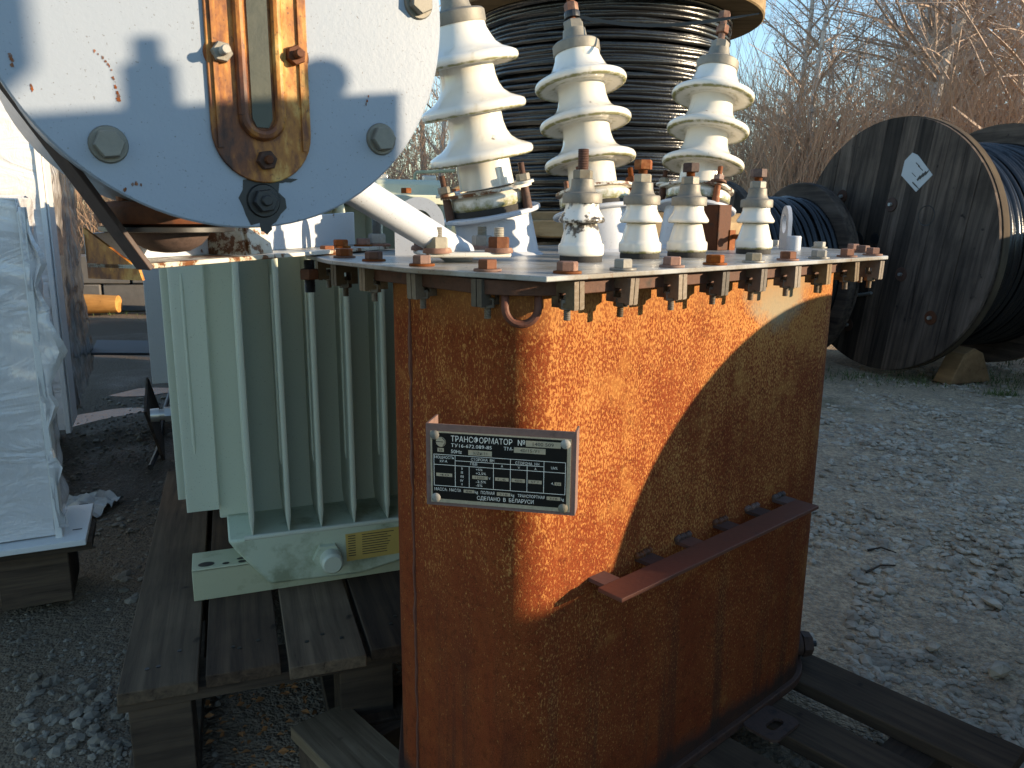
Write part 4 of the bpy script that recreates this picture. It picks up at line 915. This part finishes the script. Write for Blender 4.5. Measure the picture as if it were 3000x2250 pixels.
obj('tall_porcelain_bushing', MB().lathe([(.045, 1.302), (.045, 1.356), (.075, 1.366), (.09, 1.386), (.09, 1.436), (.07, 1.466), (.045, 1.486), (.04, 1.566)], 28, Matrix.Translation((0, -.135, 0))), MT['porc'], NB)

# ================================================================== TREES
def branchy(mb, p, d, L_, r, depth, seg=3, gn=4, spread=.6, kids=(3, 5), droop=0.0):
    pts, rs = [p.copy()], [r]; q = p.copy(); dd = d.copy()
    for i in range(gn):
        dd = (dd+Vector((random.gauss(0, .09), random.gauss(0, .09), random.gauss(0, .05)-droop*(i+1)))).normalized()
        q = q+dd*(L_/gn); pts.append(q.copy()); rs.append(max(r*(1-.8*(i+1)/gn), .0028))
    mb.tube(pts, rs, seg)
    if depth <= 0: return
    for k_ in range(random.randint(*kids)):
        u = random.uniform(.2, .98); i = min(int(u*gn), gn-1); b = pts[i].lerp(pts[i+1], u*gn-i)
        ax = Vector((random.gauss(0, 1), random.gauss(0, 1), random.gauss(.25, .5))).normalized(); nd = (dd*(1-spread)+ax*spread).normalized()
        branchy(mb, b, nd, L_*random.uniform(.35, .6), max(rs[i]*.55, .003), depth-1, seg, 3, spread, kids, droop)
def birch_meshes(h, seedv):
    random.seed(seedv); tm, bm_ = MB(), MB(); pts, rs = [], []; q = Vector((0, 0, -.1)); d = Vector((random.gauss(0, .05), random.gauss(0, .05), 1)).normalized(); n = 14; r = h*.0105+.012
    for i in range(n+1):
        pts.append(q.copy()); rs.append(max(r*(1-.9*i/n), .006)); d = (d+Vector((random.gauss(0, .05), random.gauss(0, .05), .06))).normalized(); q = q+d*h/n
    tm.tube(pts, rs, 7)
    for k_ in range(int(h*6)):
        u = random.uniform(.10, .99)**.85; i = min(int(u*n), n-1); b = pts[i].lerp(pts[i+1], u*n-i); w = random.uniform(0, 6.28)
        nd = Vector((math.cos(w), math.sin(w), random.uniform(.35, 1.2))).normalized()
        branchy(bm_, b, nd, h*(.30*(1-u)+.09)*random.uniform(.7, 1.2), rs[i]*.45+.003, 2, 3, 4, .5, (2, 5), .02)
    a = obj('trunk', tm, MT['birch']); b = obj('branches', bm_, MT['twig']); ma, mb_ = a.data, b.data
    bpy.data.objects.remove(a); bpy.data.objects.remove(b); return ma, mb_
VAR = [birch_meshes(h, s) for h, s in ((6.5, 1), (7.5, 2), (5.2, 3), (8.5, 4), (4.2, 5))]
random.seed(21)
def tree(v, x, y, sc, label, group='bare birches behind the drums'):
    t = thing('birch_tree', label, 'tree', (x, y, 0), random.uniform(0, 6.28), group)
    o = obj('trunk', VAR[v][0], None, t); c = obj('branches', VAR[v][1], None, t); t.scale = (sc, sc, sc)
spots = [(1, 5.05, 10.6, 1.0, 'bare birch rising straight behind the largest drum\'s top'), (0, 6.3, 9.7, 1.05, 'pale birch at upper right, leftmost trunk above the far drum'), (3, 7.6, 11.5, .95, 'bare birch at the upper right edge of the picture'),
         (0, 4.1, 11.9, .92, 'thin bare birch right of the blue sky gap'), (2, 3.9, 10.2, .9, 'small drooping birch nearest the patch of open sky'), (3, 6.6, 13.0, 1.0, 'tall bare birch deeper in the wood at right'),
         (2, -1.3, 12.5, .95, 'slim pale birch seen between end plate and left insulator')]
for s_ in spots: tree(*s_, 'bare birches behind the drums')
for i in range(34):
    y = random.uniform(10.5, 19); x = random.uniform(.30, .72)*y; 
    tree(random.choice((0, 1, 2, 4)), x, y, random.uniform(.55, .85)+.35*max(0, (x/y-.36)/.3), 'slender bare tree in the wood beyond the drums', 'slender trees in the wood')
for i in range(16):
    y = random.uniform(12, 20); x = random.uniform(-.62, .22)*y
    tree(random.choice((2, 4, 0)), x, y, random.uniform(.6, .9), 'slender bare tree in the wood far behind the left insulator', 'slender trees far left')
# evergreen
random.seed(5); pt = thing('pine_tree', 'yellow green pine glimpsed left of the left tall insulator', 'tree', (-1.72, 15.2, 0), 0)
obj('trunk', MB().tube([(0, 0, -.1), (.03, 0, 1.8), (0, .03, 3.6)], [.08, .06, .02], 8), MT['twig'], pt)
nm = MB()
for k_ in range(5200):
    u = random.random(); z = .7+2.9*u; R_ = (1.15*(1-u)+.12)*math.sqrt(random.random()); w = random.uniform(0, 6.28); clump = mnoise.noise((math.cos(w)*R_*2.5, math.sin(w)*R_*2.5, z*2.5))
    if clump < -.05: continue
    c = Vector((R_*math.cos(w), R_*math.sin(w), z)); d = Vector((math.cos(w)+random.gauss(0, .5), math.sin(w)+random.gauss(0, .5), random.gauss(.3, .5))).normalized()*random.uniform(.07, .13); s_ = d.orthogonal().normalized()*.008
    nm.add([c-s_, c+s_, c+d], [(0, 1, 2)])
obj('crown', nm, MT['needle'], pt, smooth=0)
# brown thicket: countless stems
random.seed(9)
def thicket(name, n, xr, yr, hr, mat, label, cat):
    mb = MB()
    for i in range(n):
        y = random.uniform(*yr); x = random.uniform(*xr)*y; h = random.uniform(*hr)*(1+.25*mnoise.noise((x*.8, y*.8, 0))); p = Vector((x, y, -.05)); lean = Vector((random.gauss(0, .10), random.gauss(0, .10), 1)).normalized()
        pts, rs, q, d = [], [], p, lean; r = random.uniform(.004, .009)
        for k_ in range(6):
            pts.append(q.copy()); rs.append(r*(1-.8*k_/5)); d = (d+Vector((random.gauss(0, .10), random.gauss(0, .10), .03))).normalized(); q = q+d*h/5
        mb.tube(pts, rs, 3)
        for k_ in range(8):
            u = random.uniform(.15, .95); j = min(int(u*5), 4); b = pts[j].lerp(pts[j+1], u*5-j); dd = (d*.8+Vector((random.gauss(0, .5), random.gauss(0, .5), .5))).normalized(); l_ = h*random.uniform(.15, .38)
            e = b+dd*l_*.5; f = e+(dd+Vector((random.gauss(0, .2), random.gauss(0, .2), .25))).normalized()*l_*.5
            mb.tube([b, e, f], [.0042, .003, .0016], 3)
    o = stuff(obj(name, mb, mat, None, smooth=0)); tag(o, label, cat); return o
thicket('brown_thicket', 3000, (.26, .80), (8.6, 14), (1.2, 2.7), MT['bush'], 'dense russet thicket of bare stems behind the drums', 'thicket')
thicket('brown_thicket', 1800, (-.66, .26), (9.5, 16), (1.3, 2.6), MT['bush'], 'dense russet thicket far behind the transformers', 'thicket')
thicket('upright_saplings', 240, (.45, .80), (10, 15), (3.0, 6.0), MT['twig'], 'slim upright bare saplings crowding behind the drums', 'saplings')
thicket('grey_wood', 900, (-.7, .85), (20, 30), (3.0, 6.2), MT['twig'], 'far grey wood of bare trees along the horizon', 'wood')

# ================================================================== LOOSE STONES, LEAVES
random.seed(12)
ICO = []
t_ = (1+5**.5)/2
ICOV = [Vector(v).normalized() for v in [(-1, t_, 0), (1, t_, 0), (-1, -t_, 0), (1, -t_, 0), (0, -1, t_), (0, 1, t_), (0, -1, -t_), (0, 1, -t_), (t_, 0, -1), (t_, 0, 1), (-t_, 0, -1), (-t_, 0, 1)]]
ICOF = [(0, 11, 5), (0, 5, 1), (0, 1, 7), (0, 7, 10), (0, 10, 11), (1, 5, 9), (5, 11, 4), (11, 10, 2), (10, 7, 6), (7, 1, 8), (3, 9, 4), (3, 4, 2), (3, 2, 6), (3, 6, 8), (3, 8, 9), (4, 9, 5), (2, 4, 11), (6, 2, 10), (8, 6, 7), (9, 8, 1)]
def stone(mb, x, y, r):
    sx, sy, sz = r*random.uniform(.8, 1.5), r*random.uniform(.7, 1.1), r*random.uniform(.4, .75); R_ = Matrix.Rotation(random.uniform(0, 6.28), 3, 'Z') @ Matrix.Rotation(random.gauss(0, .25), 3, 'X')
    z = gz(x, y)
    mb.add([R_ @ Vector((v.x*sx*random.uniform(.75, 1.15), v.y*sy*random.uniform(.75, 1.15), v.z*sz*random.uniform(.8, 1.1)))+Vector((x, y, z+sz*.25)) for v in ICOV], ICOF)
gv = MB()
for i in range(8500):      # right hand yard
    y = 1.0+4.6*random.random()**1.3; x = random.uniform(.42, .75)*y+.1
    dens = mnoise.noise((x*1.6, y*1.6, 8))+.55*mnoise.noise((x*4, y*4, 1))
    if dens < -.08 and random.random() < .86: continue
    stone(gv, x, y, random.choice((.003, .0035, .004, .005, .005, .006, .007, .008, .010, .012, .017)) * (1.3 if dens > .25 else .85))
for (cx_, cy_, n, s_) in ((.97, 1.36, 120, .10), (1.05, 1.5, 90, .14), (.86, 1.62, 70, .10), (1.05, 2.45, 150, .12), (1.6, 2.35, 170, .2), (1.75, 3.1, 260, .35), (1.5, 2.65, 150, .25), (.62, 1.30, 60, .08), (2.2, 3.8, 380, .5), (1.55, 3.7, 220, .25), (1.35, 1.95, 90, .12)):
    for i in range(n): stone(gv, random.gauss(cx_, s_), random.gauss(cy_, s_*.7), random.uniform(.007, .016)*(1+.18*max(0, cy_-1.6)))
stuff(tag(obj('gravel', gv, MT['stone'], None, smooth=0), 'loose grey gravel stones strewn over the yard at right', 'gravel'))
gv = MB()
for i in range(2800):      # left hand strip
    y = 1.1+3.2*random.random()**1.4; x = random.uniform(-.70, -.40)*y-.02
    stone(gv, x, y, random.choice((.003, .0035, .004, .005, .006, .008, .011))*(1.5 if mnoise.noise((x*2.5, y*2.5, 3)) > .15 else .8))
stuff(tag(obj('gravel', gv, MT['stonedark'], None, smooth=0), 'muddy gravel stones, darkened for shade, beside the tall pallet at left', 'gravel'))
for (x, y, r_, lab) in ((1.12, 1.62, .032, 'largest pale stone on the ground right of the drain valve'), (1.30, 1.95, .024, 'yellowish stone lying alone on bare ground at right'), (1.02, 1.72, .022, 'dark chipped stone near the drain valve'), (1.62, 2.35, .03, 'flat pale stone farther out on bare right ground')):
    sm = MB(); stone(sm, 0, 0, r_); tag(obj('stone', sm, MT['stone'], None, smooth=0, loc=(x, y, .01), bevel=0), lab, 'stone', 'single stones on the ground')
lf = MB()
for i in range(260):
    x, y = random.gauss(-.42, .16), random.gauss(1.36, .14); r_ = random.uniform(.004, .011); z = gz(x, y)+random.uniform(.012, .035); R_ = Matrix.Rotation(random.uniform(0, 6.28), 3, 'Z') @ Matrix.Rotation(random.gauss(0, .5), 3, 'X')
    lf.add([R_ @ Vector(p)+Vector((x, y, z)) for p in ((-r_, 0, 0), (0, -r_*.6, .003), (r_, 0, 0), (0, r_*.6, .003))], [(0, 1, 2, 3)])
stuff(tag(obj('fallen_leaves', lf, MT['leaf'], None, smooth=0), 'brown fallen leaves under the pallets', 'leaves'))
gs_ = MB()
for (cx_, cy_, n, s_) in ((3.3, 5.0, 500, .35), (2.5, 5.0, 300, .3), (3.9, 5.6, 300, .3), (2.9, 4.55, 120, .06), (-4.1, 8.1, 300, .5)):
    for i in range(n):
        x, y = random.gauss(cx_, s_), random.gauss(cy_, s_*.5); z = gz(x, y); h = random.uniform(.02, .06); w = random.uniform(0, 6.28)
        gs_.add([(x-.003*math.cos(w), y-.003*math.sin(w), z), (x+.003*math.cos(w), y+.003*math.sin(w), z), (x+random.gauss(0, .015), y+random.gauss(0, .015), z+h)], [(0, 1, 2)])
stuff(tag(obj('grass', gs_, MT['grass'], None, smooth=0), 'sparse short grass at the foot of the drums', 'grass'))
tw = MB()
for (p, q_) in (((1.42, 2.02), (1.62, 1.80)), ((1.12, 2.3), (1.2, 2.28)), ((1.05, 2.15), (1.16, 2.2))):
    a, b = Vector((*p, gz(*p)+.008)), Vector((*q_, gz(*q_)+.008)); tw.tube([a, a.lerp(b, .4)+Vector((.015, .02, .004)), b], [.004, .003, .002], 5)
stuff(tag(obj('fallen_twigs', tw, MT['beam']), 'thin dark twigs lying on the gravel at right', 'twigs'))
